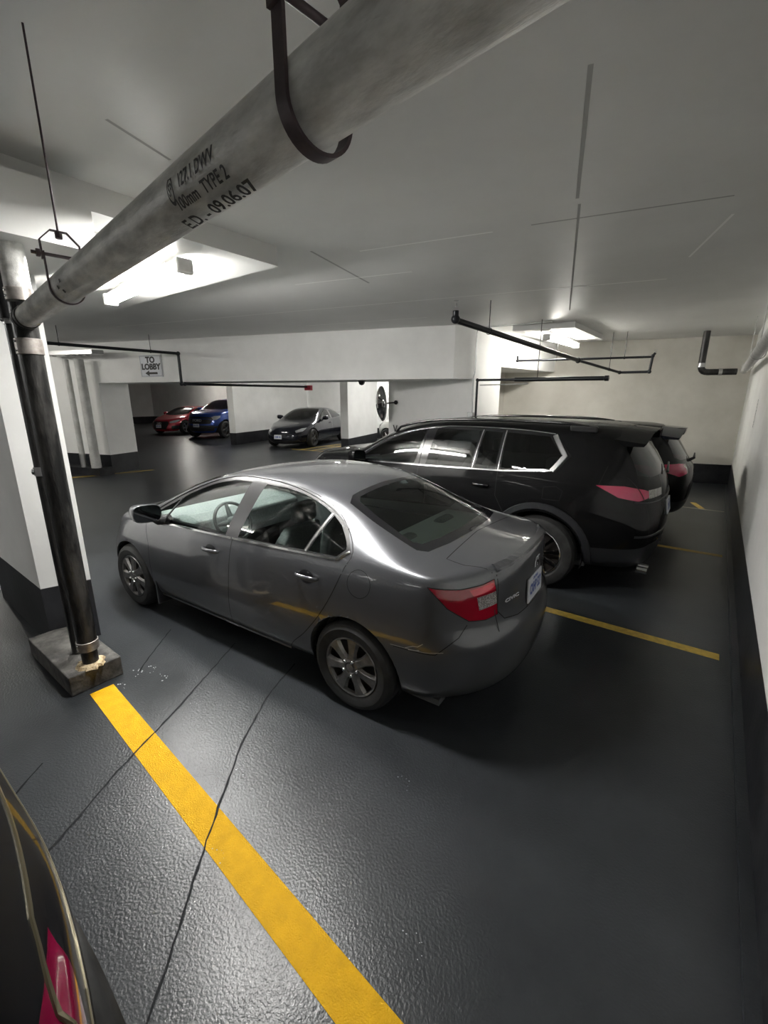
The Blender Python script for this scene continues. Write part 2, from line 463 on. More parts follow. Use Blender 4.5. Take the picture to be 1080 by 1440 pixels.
            P.append(p); N.append(nn)
        return P, N
    def strip(s, pts, proj, w, h, mirror=False, mb=None, closed=False, step=.03, lift=0.0):
        if closed: pts = list(pts) + [pts[0]]
        P, N = s.drape(pts, proj, step, mirror); mb = mb or MB(); n = len(P)
        if n < 2: return mb
        v = []; f = []
        for i in range(n):
            t = (P[min(i + 1, n - 1)] - P[max(i - 1, 0)]).normalized() if n > 2 or True else None
            b = t.cross(N[i]).normalized(); c = P[i] + N[i] * lift
            if h > .002: v += [c - b * w / 2 - N[i] * .002, c - b * w * .36 + N[i] * h, c + b * w * .36 + N[i] * h, c + b * w / 2 - N[i] * .002]
            else: v += [c - b * w / 2 + N[i] * h, c + b * w / 2 + N[i] * h]
        k = 4 if h > .002 else 2
        for i in range(n - 1):
            for j in range(k - 1): f.append((i * k + j, i * k + j + 1, (i + 1) * k + j + 1, (i + 1) * k + j))
        if k == 4: f += [(0, 1, 2, 3), tuple((n - 1) * 4 + j for j in (3, 2, 1, 0))]
        return mb.add(v, f)

def wheel(root, x, y, R, rr, wd, side, style='cover7', mt='cover', tyre='rubber'):
    """tyre = part, rim face and nuts = its sub-parts; outer face looks to side*y"""
    M = Matrix.Translation((x, y, R)) @ Matrix.Rotation(-math.pi / 2 * side, 4, 'X')
    h = wd / 2; b = MB()
    prof = [(rr * .97, -h * .8), (rr + .015, -h * .92), (rr + (R - rr) * .5, -h), (R - .02, -h * .86), (R - .004, -h * .62), (R, 0), (R - .004, h * .62), (R - .02, h * .86), (rr + (R - rr) * .55, h), (rr + .018, h * .95), (rr * 1.0, h * .82), (rr * .97, h * .6)]
    b.lathe(prof, 56, M); 
    for rz in (-.35, 0, .35):
        b.lathe([(R - .001, h * rz - .004), (R + .0015, h * rz - .003), (R + .0015, h * rz + .003), (R - .001, h * rz + .004)], 56, M)
    t = b.build('wheel', tyre, root, 30)
    back = MB().lathe([(rr * .97, h * .6), (rr * .93, h * .3), (rr * .9, h * .15), (rr * .3, h * .10), (0.001, h * .10)], 40, M).build('brake_disc', 'rotor', t, 40)
    f = MB(); z = h * .80
    f.lathe([(rr * 1.0, z - .02), (rr * 1.005, z + .004), (rr * .985, z + .010), (rr * .935, z + .004), (rr * .90, z - .015)], 56, M)
    ns = {'cover7': 7, 'five': 5, 'multi': 10}[style]
    f.lathe([(rr * .36, z - .01), (rr * .34, z + .006), (rr * .20, z + .016), (rr * .17, z + .010), (0.001, z + .010)], 40, M)
    for k in range(ns):
        a = 2 * math.pi * k / ns + .15
        if style == 'cover7': w0, w1 = .20, .235
        elif style == 'five': w0, w1 = .17, .15
        else: w0, w1 = .09, .10
        st = [(.26, w0 * .95), (.40, w0 * .82), (.55, w0 * .80), (.72, w1 * .85), (.86, w1 * 1.05), (.945, w1 * 1.35)]
        P = []
        for q, ww in st:
            zz = z + .012 - .006 * q
            for sg in (-1, -.62, .62, 1):
                dz = 0 if abs(sg) < 1 else -.018
                r = q * rr; u = sg * ww * rr
                P.append((r * math.cos(a) - u * math.sin(a), r * math.sin(a) + u * math.cos(a), zz + dz))
        F = []
        for i in range(len(st) - 1):
            for j in range(3): F.append((i * 4 + j, i * 4 + j + 1, (i + 1) * 4 + j + 1, (i + 1) * 4 + j))
        f.add([M @ Vector(p) for p in P], F)
    c = f.build('wheel_cover' if style == 'cover7' else 'rim', mt, t, 30)
    for k in range(5):
        a = 2 * math.pi * k / 5 + .5
        MB().lathe([(.011, z + .004), (.011, z + .020), (.008, z + .025), (0.0005, z + .026)], 12, M @ Matrix.Translation((rr * .27 * math.cos(a), rr * .27 * math.sin(a), 0))).build('lug_nut', 'chrome', t, 40)
    MB().lathe([(rr * .15, z + .008), (rr * .14, z + .016), (rr * .05, z + .018), (.0005, z + .018)], 24, M).build('centre_cap', mt, t, 40)
    return t
def door_mirror(root, p, side, sz=(.10, .22, .15), mt='body', face='dark_mirror', parent=None):
    """housing + mirror face; p: base on the door"""
    x, y, z = p; b = MB(); s_ = side
    A = Vector((x, y + s_ * (.05 + sz[1] / 2), z + .03 + sz[2] / 2))
    st = [(-.5, .60), (-.42, .9), (-.15, 1.0), (.2, .97), (.42, .82), (.5, .5)]
    v = []; n = 20
    ringz = [(.5, .96), (.42, 1.0), (.1, .97), (-.25, .8), (-.45, .52), (-.5, .25)]      # along x: rear opening to rounded front
    for fx_, sc in ringz:
        for k in range(n):
            a = 2 * math.pi * k / n; ca, sa = math.cos(a), math.sin(a)
            yy = math.copysign(abs(ca) ** .6, ca) * sz[1] / 2 * sc; zz = math.copysign(abs(sa) ** .6, sa) * sz[2] / 2 * sc
            v.append(A + Vector((-fx_ * sz[0] * 1.4, yy, zz + .1 * yy * s_)))
    f = [(i * n + k, i * n + (k + 1) % n, (i + 1) * n + (k + 1) % n, (i + 1) * n + k) for i in range(len(ringz) - 1) for k in range(n)]
    f.append(tuple((len(ringz) - 1) * n + k for k in range(n)))
    b.add(v, f)
    h = b.build('door_mirror', mt, root, 50)
    g = MB().add([Vector((v[k].x + .006, v[k].y * .97 + A.y * .03, v[k].z * .95 + A.z * .05)) for k in range(n)], [tuple(range(n))]).build('mirror_face', face, h, 0)
    st_ = MB().tube([(x, y - s_ * .05, z), (x + .01, y + s_ * .05, z + .01), (x + .02, y + s_ * .10, z + .05)], [.05, .04, .03], 12)
    st_.build('mirror_arm', 'black', h, 60)
    return h
def door_handle(parent, P, N, L_=.17, mt='body', chrome=None, recess=True):
    """a bar handle over a dished recess, P on the panel, N outward; runs along x"""
    N = N.normalized(); X = Vector((1, 0, 0)); X = (X - N * X.dot(N)).normalized(); Zv = X.cross(N) if X.cross(N).z > 0 else -X.cross(N)
    b = MB(); n = 10; v = []
    prof = [(-.5, .008, .002), (-.46, .014, .020), (-.3, .015, .036), (0, .014, .040), (.3, .014, .037), (.46, .013, .022), (.5, .008, .002)]
    for t, hh, out in prof:
        c = P + X * t * L_ + N * out
        v += [c + Zv * hh * math.cos(a) + N * .009 * math.sin(a) for a in [2 * math.pi * k / n for k in range(n)]]
    f = [(i * n + k, i * n + (k + 1) % n, (i + 1) * n + (k + 1) % n, (i + 1) * n + k) for i in range(6) for k in range(n)] + [tuple(range(n)), tuple(6 * n + k for k in range(n))]
    h = b.add(v, f).build('door_handle', chrome or mt, parent, 50)
    if recess:
        r = MB(); m = 24; v = [P + X * .01 + N * .0012] + [P + X * (.01 + .062 * math.cos(a) * (1.0)) + Zv * (.036 * math.sin(a) + .004) + N * .0014 for a in [2 * math.pi * k / m for k in range(m)]]
        r.add(v, [(0, 1 + k, 1 + (k + 1) % m) for k in range(m)]).build('handle_recess', 'recess', parent, 0)
    return h
def plate(root, shell, y, z, w, h, face, txt='', sub='', white='white', blue='blue', name='licence_plate', lift=.012, fwd=False):
    P, N = shell.drape([(y, z)] * 2, 'front' if fwd else 'rear')
    p = P[0]; n = Vector((1 if fwd else -1, 0, 0)) * .9 + N[0] * .1 if False else N[0]
    n = Vector((n.x, 0, n.z)).normalized()
    X = Vector((0, 1 if fwd else -1, 0)); Y = n.cross(X)
    M = frame(p + n * lift, X, Y)
    o = MB().box((-w / 2, -h / 2, -.012), (w / 2, h / 2, 0.0), M).build(name, white, root, 0, bevel=.002)
    if txt:
        v, f = text_mesh(txt, h * .62, .0006, .004); xs = [a[0] for a in v]; sx = w * .82 / (max(xs) - min(xs))
        MB().add([M @ Vector((a[0] * sx, a[1] - h * .04, .0016)) for a in v], f).build('plate_lettering', blue, o, 0)
    if sub:
        v, f = text_mesh(sub, h * .16, .0004, .0015)
        MB().add([M @ Vector((a[0], a[1] + h * .38, .0016)) for a in v], f).build('plate_caption', blue, o, 0)
    return o, M
def seats(root, xs_front, xs_rear, W, z0=.30, tops=1.12, mt='seat'):
    def one(x, y, w, back, head=True, lean=.18):
        b = MB()
        b.box((x - .02, y - w / 2, z0), (x + .48, y + w / 2, z0 + .20))
        s_ = b.build('seat', mt, root, 50, bevel=.05, seg=3)
        c = MB(); v = []
        for zz, off, ww, th in ((z0 + .12, 0, 1, .08), (z0 + .35, -.07, 1.0, .07), (z0 + .58, -.13, .92, .06), (z0 + back, -.18, .72, .04)):
            for dx, dy in ((-th, -.5), (th, -.5), (th, .5), (-th, .5)): v.append((x + off + dx, y + dy * w * ww, zz))
        f = [(i * 4 + k, i * 4 + (k + 1) % 4, (i + 1) * 4 + (k + 1) % 4, (i + 1) * 4 + k) for i in range(3) for k in range(4)] + [(0, 1, 2, 3), (12, 13, 14, 15)]
        c.add(v, f); c.build('seat_back', mt, s_, 60, bevel=.03, seg=3)
        return s_
    def headrest(s_, x, y, z):
        MB().box((x - .05, y - .12, z), (x + .05, y + .12, z + .17)).build('headrest', mt, s_, 60, bevel=.04, seg=3)
    for y in (-W * .42, W * .42):
        s_ = one(xs_front, y, .50, .72); headrest(s_, xs_front - .20, y, z0 + .74)
    s_ = one(xs_rear, 0, W * 1.45, .62)
    for y in (-W * .42, W * .42): headrest(s_, xs_rear - .19, y, z0 + .62)

# ------------------------------------------------------------------ the garage shell
ZC = 3.3
def floor_mat():
    m = mat('grey floor paint', (.1, .11, .12), .3, spec=.4); b = m.node_tree.nodes['Principled BSDF']
    tc = nd(m, 'ShaderNodeTexCoord')
    n = nd(m, 'ShaderNodeTexNoise', Scale=.9, Detail=7.0, Roughness=.62); ln(m, tc.outputs['Object'], n.inputs['Vector'])
    r = nd(m, 'ShaderNodeValToRGB'); r.color_ramp.elements[0].position = .3; r.color_ramp.elements[1].position = .7
    r.color_ramp.elements[0].color = (.022, .0245, .0275, 1); r.color_ramp.elements[1].color = (.042, .046, .050, 1)
    ln(m, n.outputs['Fac'], r.inputs[0]); ln(m, r.outputs[0], b.inputs['Base Color'])
    n2 = nd(m, 'ShaderNodeTexNoise', Scale=88., Detail=2.0); ln(m, tc.outputs['Object'], n2.inputs['Vector'])
    n3 = nd(m, 'ShaderNodeTexNoise', Scale=2.2, Detail=4.0); ln(m, tc.outputs['Object'], n3.inputs['Vector'])
    mm = nd(m, 'ShaderNodeMath', operation='MULTIPLY'); ln(m, n2.outputs['Fac'], mm.inputs[0]); ln(m, n3.outputs['Fac'], mm.inputs[1])
    bp = nd(m, 'ShaderNodeBump', Strength=1.0, Distance=.0034); ln(m, mm.outputs[0], bp.inputs['Height']); ln(m, bp.outputs[0], b.inputs['Normal'])
    rr = nd(m, 'ShaderNodeMapRange'); rr.inputs['From Min'].default_value = .3; rr.inputs['From Max'].default_value = .7; rr.inputs['To Min'].default_value = .30; rr.inputs['To Max'].default_value = .31
    ln(m, n3.outputs['Fac'], rr.inputs['Value']); ln(m, rr.outputs[0], b.inputs['Roughness'])
    return m
MT['floor'] = floor_mat()
X0, X1, Y0, Y1 = -36., .42, -6., 17.6
struct(MB().box((X0 - .3, Y0 - .3, -.2), (X1 + .3, Y1 + .3, 0)), 'floor', 'floor', smooth=0)
struct(MB().box((X0 - .3, Y0 - .3, ZC), (X1 + .3, Y1 + .3, ZC + .25)), 'ceiling', 'ceil', smooth=0)
def wall(name, a, b, th=.2, z0=0., z1=ZC, band=.50, m='wall', left=True):
    """wall from a to b (plan), thickness on the left side of a->b; painted black up to band"""
    a, b = Vector(a), Vector(b); d = (b - a).normalized(); n = Vector((-d.y, d.x)) * (th if left else -th)
    P = [a, b, b + n, a + n]; P = [(p.x, p.y) for p in P]
    o = None
    if band and z0 < band:
        o = struct(MB().prism(P, max(z0, band), z1), name, m, smooth=0)
        q = MB().prism(P, z0, band).build('painted_band', 'band', o, 0); q['kind'] = 'structure'
    else: o = struct(MB().prism(P, z0, z1), name, m, smooth=0)
    return o
def block(name, P, z0, z1, band=.5, m='wall'):
    if band and z0 < band:
        o = struct(MB().prism(P, band, z1), name, m, smooth=0)
        q = MB().prism(P, z0, band).build('painted_band', 'band', o, 0); q['kind'] = 'structure'
    else: o = struct(MB().prism(P, z0, z1), name, m, smooth=0)
    return o
wall('wall_right', (X1, Y1), (X1, Y0), .25)
wall('wall_back', (-4.85, 11.55), (X1 + .1, 12.95), .25, band=.46, m='wall_b')
wall('wall_far', (X0, 17.4), (-4.9, 17.4), .2)
wall('wall_left', (X0, Y0), (X0, Y1), .25)
wall('wall_near', (X1, Y0), (X0, Y0), .25)
# long beam over the aisle and its end face
BA, BB = Vector((-12.8, 4.9)), Vector((-4.2, 7.82)); bd = (BB - BA).normalized(); bn = Vector((-bd.y, bd.x))
BL = BA - bd * 5.0
pl_ = lambda *q: [(p[0], p[1]) for p in q]
block('beam_long', pl_(BL, BB, (-3.97, 8.25), (-4.0, 9.0), BB + bn * 1.3 - bd * 1.8, BL + bn * .9), 2.34, ZC, 0)
block('wall_pier', pl_((-6.5, 8.85), (-3.97, 8.26), (-3.84, 9.25), (-4.7, 9.3), (-6.3, 9.2)), 0, ZC)
block('beam_side', pl_((-3.84, 9.25), (-3.50, 11.95), (-4.75, 11.7), (-4.7, 9.3)), 2.61, ZC, 0)
block('wall_niche', pl_((-4.7, 9.3), (-4.68, 11.62), (-4.9, 11.62), (-4.9, 9.3)), 0, ZC, m='wall_b')
wall('wall_behind_pier', (-6.3, 9.2), (-6.3, 17.4), .2)
# columns of the far side
def pier(corner, w, dpt, name='column', ang=math.radians(18.7), dang=math.radians(107), z1=2.34):
    c = Vector(corner); u = Vector((math.cos(ang), math.sin(ang))); v = Vector((math.cos(dang), math.sin(dang)))
    return block(name, pl_(c - u * w, c, c + v * dpt, c - u * w + v * dpt), 0, z1)
pier((-12.8, 4.9), 2.6, .85, 'wall_column')
pier((-16.35, 11.25), .30, 6.2, 'wall_partition', z1=ZC)
pier((-10.80, 12.20), .30, 3.0, 'wall_partition', z1=ZC)
# near column on its kerb
block('wall_column', [(-5.60, .93), (-4.10, .91), (-4.00, 1.23), (-5.60, 1.25)], 0, 2.83, .52)
# dropped slab round the near column
struct(MB().box((-9.6, -2.5, 3.14), (-3.39, 2.92, ZC)), 'ceiling_drop', 'ceil', smooth=0)
struct(MB().box((-5.6, .82, 2.83), (-3.12, 1.30, 3.14)), 'beam_capital', 'ceil', smooth=0)
# skirting strip along the right wall
struct(MB().box((.372, -1.0, 0), (X1, 12.7, .03)), 'baseboard_right', 'floor', smooth=0)
# ceiling board joints
def strip_on(zv, pts, wd, name, m, lab=None, cat=None, wob=.0, z=.001, group=None, kind=None, seed=1):
    rnd = random.Random(seed); P = [Vector(p) for p in pts]; q = []
    for a, b in zip(P[:-1], P[1:]):
        n = max(1, int((b - a).length / .04)) if wob else 1
        q += [a + (b - a) * i / n for i in range(n)]
    q.append(P[-1]); v = []; f = []
    for i, p in enumerate(q):
        t = (q[min(i + 1, len(q) - 1)] - q[max(i - 1, 0)]).normalized(); s_ = Vector((-t.y, t.x)); w_ = wd * (1 + wob * rnd.uniform(-1, 1)); o_ = s_ * (wob * wd * rnd.uniform(-1, 1))
        v += [(p.x + s_.x * w_ / 2 + o_.x, p.y + s_.y * w_ / 2 + o_.y, zv + z), (p.x - s_.x * w_ / 2 + o_.x, p.y - s_.y * w_ / 2 + o_.y, zv + z)]
    for i in range(len(q) - 1): f.append((2 * i, 2 * i + 1, 2 * i + 3, 2 * i + 2))
    mb = MB().add(v, f)
    o = mb.build(name, m, None, 0)
    if lab: tag(o, lab, cat, group)
    if kind: o['kind'] = kind
    return o
MT['joint'] = mat('dark ceiling joint', (.42, .42, .41), .8); MT['joint_l'] = mat('ceiling joint filler', (.98, .98, .96), .6)  # flat dark and pale strips mark the ceiling joints
for k, (a, b, wd, mm) in enumerate([((-9.5, 4.1), (-.71, 6.31), .035, 'joint_l'), ((-4.3, 3.95), (-2.87, 4.32), .03, 'joint_l'), ((-2.88, 3.46), (-1.7, 3.74), .022, 'joint_l'), ((-1.4, 3.78), (-.14, 4.08), .02, 'joint'),
        ((-.63, 2.23), (-.99, 3.5), .022, 'joint'), ((-1.0, 3.6), (-2.1, 7.6), .018, 'joint'), ((-3.24, 3.19), (-3.54, 4.42), .025, 'joint'), ((-.14, 4.46), (-.46, 5.5), .02, 'joint_l'), ((-2.59, 1.21), (-2.71, 1.59), .02, 'joint'), ((-6.5, 6.2), (-4.2, 6.8), .03, 'joint_l')]):
    strip_on(ZC, [a, b], wd, 'trim_%d' % (k + 1), mm, z=-.0015, kind='structure')
strip_on(3.14, [(-3.75, 0.2), (-3.78, 2.0)], .05, 'trim_11', 'joint', z=-.002, kind='structure')

# ------------------------------------------------------------------ painted lines and cracks on the floor
strip_on(0, [(-3.19, .925), (-.40, .720), (.30, .67)], .148, 'parking_line', 'yellow', 'wide bright yellow line running from the kerb of the near pillar to the bottom', 'line', z=.002)
strip_on(0, [(-5.2, 4.03), (.30, 4.03)], .105, 'parking_line', 'yellow_worn', 'yellow line between the grey sedan and the black three row SUV', 'line', z=.002)
strip_on(0, [(-5.2, 6.88), (.32, 6.88)], .10, 'parking_line', 'yellow_worn', 'yellow line between the black three row SUV and the small dark hatchback', 'line', z=.002)
strip_on(0, [(-4.0, 9.62), (.35, 9.72)], .05, 'parking_line', 'offwhite_line', 'thin pale line behind the small dark hatchback near the back wall', 'line', z=.002)
strip_on(0, [(-.14, 10.25), (.02, 9.75)], .10, 'parking_line', 'yellow_worn', 'short slanted yellow stroke on the floor by the back wall corner', 'line', z=.003)
strip_on(0, [(-12.95, 3.9), (-12.55, 5.85)], .09, 'parking_line', 'yellow_worn', 'thin yellow line along the foot of the pillar with two pipes', 'line', z=.002)
strip_on(0, [(-13.2, 3.6), (-12.8, 4.5)], .09, 'parking_line', 'yellow_worn', 'short yellow line meeting the longer one by the twin pipe pillar', 'line', z=.003)
for i, (a, b) in enumerate([((-12.9, 11.7), (-13.0, 14.4)), ((-12.3, 11.75), (-12.6, 14.4)), ((-11.7, 11.8), (-12.2, 14.4)), ((-13.3, 11.6), (-11.2, 11.9)), ((-12.95, 13.2), (-11.6, 13.4))]):
    strip_on(0, [a, b], .10, 'hatching_line', 'yellow_worn', ['worn yellow floor stripe nearest the dark saloon in the hatched patch', 'worn yellow floor stripe in the middle of the hatched patch', 'worn yellow floor stripe of the hatched patch nearest the white partition', 'worn yellow stripe closing the near end of the hatched patch', 'worn yellow stripe crossing the hatched patch halfway'][i], 'line', z=.002 + .0004 * i, group='yellow floor hatching by the dark saloon')
MT['crack'] = mat('dark floor crack', (.013, .014, .016), .7, spec=.15)
for pts, wd, s_, lab in [([(-3.6, 1.64), (-3.35, 1.35), (-3.19, 1.18)], .008, 3, 'faint crack curving from the sedan shadow to the near kerb'),
        ([(-2.95, 1.85), (-2.72, 1.42), (-2.55, 1.1), (-2.35, .68), (-2.16, .35), (-2.1, .2)], .010, 4, 'dark crack crossing under the yellow line towards the left edge'),
        ([(-2.33, 1.95), (-2.2, 1.6), (-2.0, 1.25), (-1.88, 1.1), (-1.71, .89), (-1.52, .66), (-1.34, .46), (-1.2, .30), (-1.1, .1)], .010, 5, 'long dark crack crossing the yellow line to the bottom edge'),
        ([(-2.75, .45), (-2.62, .30)], .010, 8, 'short dark crack near the left car at the edge')]:
    strip_on(0, pts, wd, 'floor_crack', 'crack', lab, 'crack', wob=.35, z=.0028, seed=s_)
MT['chalk'] = mat('white scuff', (.5, .52, .54), .7)
sc = MB(); rnd = random.Random(3)
for cx, cy in [(-3.15, 1.22), (-2.98, 1.22), (-3.2, 1.14), (-3.12, .99), (-1.05, 1.55), (-1.5, .72), (-2.5, 1.2), (-.62, .98), (-1.8, 1.05)]:
    for k in range(7):
        a = k / 7 * 3; x = cx + .05 * math.cos(a) + rnd.uniform(-.012, .012); y = cy + .05 * math.sin(a) + rnd.uniform(-.012, .012); r = rnd.uniform(.002, .006) * (1 if cx < -2.9 else .5)
        sc.add([(x + r * math.cos(t) * (1 + .5 * (j % 2)), y + r * math.sin(t), .0034) for j, t in enumerate([k2 * math.pi / 3 for k2 in range(6)])], [tuple(range(6))])
o = sc.build('paint_chips', 'chalk', None, 0); tag(o, 'scattered white scuffs and chips on the grey floor by the kerb', 'scuffs', kind='stuff')

# ------------------------------------------------------------------ lamps
def lamp(p, q, lab, drop=0.0, zt=ZC, rods=False, shade=False, tube=None):
    p, q = Vector(p), Vector(q); c = (p + q) / 2; L_ = (q - p).length; a = math.atan2(q.y - p.y, q.x - p.x)
    r = empty('ceiling_lamp', (c.x, c.y, p.z), a, lab, 'lamp')
    b = MB(); b.prism([(-.05, .03), (-.052, .014), (.052, .014), (.05, .03), (.035, .05), (-.035, .05)], -L_ / 2, L_ / 2, Matrix(((0, 0, 1, 0), (1, 0, 0, 0), (0, 1, 0, 0), (0, 0, 0, 1))))
    if shade: b.prism([(-.085, -.068), (-.080, .0), (-.03, .055), (.03, .055), (.080, .0), (.085, -.068), (.081, -.068), (.076, .0), (.03, .05), (-.03, .05), (-.076, .0), (-.081, -.068)], -L_ / 2, L_ / 2, Matrix(((0, 0, 1, 0), (1, 0, 0, 0), (0, 1, 0, 0), (0, 0, 0, 1))))
    b.build('housing', 'white_pipe', r, 0)
    t = MB(); n = 14; v = []; f = []
    for i, (x, s_) in enumerate([(-L_ / 2 + .02, .6), (-L_ / 2 + .04, 1), (L_ / 2 - .04, 1), (L_ / 2 - .02, .6)]):
        for k in range(n):
            an = -.12 + (math.pi + .24) * k / (n - 1); v.append((x, .062 * math.cos(an) * s_, -.005 - .055 * math.sin(an) * s_))
    for i in range(3):
        for k in range(n - 1): f.append((i * n + k, i * n + k + 1, (i + 1) * n + k + 1, (i + 1) * n + k))
    f += [tuple(range(n)), tuple(3 * n + k for k in range(n))]
    t.add(v, f).build('diffuser', tube or ('tube_hot' if shade else 'tube'), r, 60)
    for s_ in (-1, 1): MB().box((s_ * L_ / 2 - .03, -.07, -.07), (s_ * L_ / 2 + .03, .07, .045)).build('end_cap', 'white_pipe', r, 0, bevel=.015)
    for s_ in (-1, 1): MB().tube([(s_ * L_ * .3, 0, .05), (s_ * L_ * .3, 0, zt - p.z)], .006, 8).build('hanging_rod', 'galv', r)
    return r
lamp((-5.58, 2.39, 3.05), (-3.70, 2.19, 3.05), 'bright tube lamp under the dropped slab by the near pillar', zt=3.14, tube='tube_mid')
lamp((-2.82, 8.87, 3.1), (-2.73, 10.65, 3.1), 'bright tube lamp near the back wall above the black pipes', zt=ZC, tube='tube_soft')
lamp((-3.0, 1.68, 3.12), (-2.1, 1.57, 3.12), 'tube lamp hung behind the thick grey pipe, lighting the grey sedan', shade=True)
lamp((-9.0, -2.6, 3.05), (-7.4, -2.6, 3.05), 'added tube lamp beyond the near pillar, unseen left of the frame', zt=3.14)  # unseen lamp, added to light the left face of the near pillar
lamp((-14.9, 9.0, 3.22), (-13.1, 9.0, 3.22), 'added far tube lamp over the aisle before the dark saloon, hidden by the beam', tube='tube_soft')  # added lamp, hidden behind the beam, brightens the far hall
lamp((-14.2, 1.5, 3.22), (-12.4, 1.5, 3.22), 'added tube lamp left of the lobby sign, unseen outside the frame', tube='tube_soft')  # added out of view to brighten the left end of the beam
lamp((-8.2, 13.2, 3.22), (-8.2, 15.0, 3.22), 'added unseen tube lamp in the bay behind the round mirror')  # unseen lamp, added for more light in the far hall
for k, x in enumerate((-13.3, -19.5, -26.5)): lamp((x - .9, 15.2 - (0, .2, .4)[k], 3.22), (x + .9, 15.2 - (0, .2, .4)[k], 3.22), ['added unseen tube lamp above the dark saloon bay', 'added unseen tube lamp above the blue pickup bay', 'added unseen tube lamp above the red coupe bay'][k], tube=(None, 'tube_soft', 'tube_soft')[k])  # row of added, unseen lamps that brightens the far walls
lamp((-8.6, 6.0, 3.22), (-6.9, 6.0, 3.22), 'tube lamp in the aisle') if False else None

# ------------------------------------------------------------------ big grey drain pipe over the viewer
PA = Vector((-3.30, .928, 2.436)); PD = Vector((2.9, -.372, -.013)).normalized(); PN = PD.cross(Vector((0, 0, 1))).normalized(); PR = .057
def on_pipe(s, ang, r): return PA + PD * s + (PN * math.cos(ang) + Vector((0, 0, 1)) * math.sin(ang)) * r
def drain():
    r = empty('drain_pipe', tuple(PA), math.atan2(PD.y, PD.x), 'thick mottled grey drain pipe with printed lettering running across the top', 'pipe')
    M = r.matrix_basis.copy(); M = Matrix.Translation(PA) @ Matrix.Rotation(math.atan2(PD.y, PD.x), 4, 'Z'); Mi = M.inverted()
    def loc(p): return Mi @ Vector(p)
    R90 = Matrix(((0, 0, 1, 0), (0, 1, 0, 0), (-1, 0, 0, 0), (0, 0, 0, 1)))
    MB().lathe([(.045, .05), (PR, .05), (PR, 3.48)], 72, R90).build('pipe_run', 'pipe_grey', r, 50)
    MB().lathe([(PR + .001, .06), (PR + .006, .065), (PR + .006, .12), (PR + .001, .125)], 48, R90).build('joint_sleeve', 'castiron', r, 40)
    rows = [('127.1 DWV', 2.452, -3, .155, .024), ('100mm  TYPE 2', 2.448, -37, .215, .022), ('E.D. - 09.06.07', 2.448, -76, .292, .028)]
    for t, s0, a0, w_, h_ in rows:
        v, f = text_mesh(t, 1.0, 0, .025); xs = [p[0] for p in v]; ys = [p[1] for p in v]; sx = w_ / (max(xs) - min(xs)); sy = h_ / (max(ys) - min(ys))
        me = MB(); V = [loc(on_pipe(s0 + p[0] * sx, math.radians(a0) + p[1] * sy / PR, PR + .0016)) for p in v]
        me.add(V, f).build('printed_lettering', 'ink', r, 0)
    g = MB(); c0, a0 = 2.335, math.radians(-8); n = 28; v = []
    for k in range(n):
        an = 2 * math.pi * k / n
        for rr in (.016, .022): v.append(loc(on_pipe(c0 + rr * .7 * math.cos(an), a0 + rr * 1.2 * math.sin(an) / PR, PR + .0016)))
    g.add(v, [(2 * k, 2 * k + 1, (2 * k + 3) % (2 * n), (2 * k + 2) % (2 * n)) for k in range(n)])
    v, f = text_mesh('SP', .03, 0, .001); g.add([loc(on_pipe(c0 + p[0] * .6, a0 + p[1] / PR, PR + .0016)) for p in v], f)
    g.build('printed_mark', 'ink', r, 0)
    for s0, a0 in ((1.20, -22), (1.235, -42), (1.255, -8)):
        v = [loc(on_pipe(s0 + dx, math.radians(a0) + dy / PR, PR + .0016)) for dx, dy in ((-.012, -.006), (.012, -.005), (.011, .006), (-.010, .007))]
        MB().add(v, [(0, 1, 2, 3)]).build('ink_smudge', 'ink', r, 0)
drain()
def bar(mb, pts, wx, th):
    """flat bar through points in a plane across the pipe; wx along the pipe"""
    P = [Vector(p) for p in pts]; n = len(P); v = []
    for i, p in enumerate(P):
        t = (P[min(i + 1, n - 1)] - P[max(i - 1, 0)]).normalized(); o = t.cross(PD).normalized()
        for a, b in ((-1, -1), (1, -1), (1, 1), (-1, 1)): v.append(p + PD * wx / 2 * a + o * th / 2 * b)
    f = [(i * 4 + k, i * 4 + (k + 1) % 4, (i + 1) * 4 + (k + 1) % 4, (i + 1) * 4 + k) for i in range(n - 1) for k in range(4)] + [(3, 2, 1, 0), tuple((n - 1) * 4 + k for k in range(4))]
    return mb.add(v, f)
def hanger(s0, lab, w_=.022, th=.005):
    c = PA + PD * s0; H_ = PN
    e = empty('pipe_hanger', (c.x, c.y, c.z), 0, lab, 'hanger', 'clevis hangers of the grey drain pipe')
    L = lambda y, z: Vector((0, 0, 0)) + H_ * y + Vector((0, 0, z))
    R = PR + th / 2 + .001
    pts = [L(-R, .125), L(-R, .04)] + [L(-R * math.cos(a), -R * math.sin(a)) for a in [math.pi * k / 20 for k in range(21)]] + [L(R, .04), L(R, .125)]
    bar(MB(), pts, w_, th).build('lower_strap', 'hanger', e, 40)
    top = [L(-R - .006, .095), L(-R - .006, .165), L(-R * .45, .205), L(R * .45, .205), L(R + .006, .165), L(R + .006, .095)]
    bar(MB(), top, w_ * 1.1, th).build('upper_yoke', 'hanger', e, 30)
    MB().tube([L(-R - .04, .115), L(R + .04, .115)], .0065, 10).build('cross_bolt', 'hanger', e)
    for q in (-1, 1):
        MB().lathe([(.0, -.006), (.015, -.006), (.015, .006), (.0, .006)], 6, Matrix.Translation(L(q * (R + .018), .115)) @ H_.to_track_quat('Z', 'Y').to_matrix().to_4x4()).build('nut', 'hanger', e, 20)
    MB().tube([L(0, .185), L(0, ZC - c.z)], .004, 8).build('threaded_rod', 'hanger', e)
    MB().lathe([(0, .18), (.013, .18), (.013, .20), (0, .20)], 6, Matrix.Translation(L(0, 0))).build('rod_nut', 'hanger', e, 20)
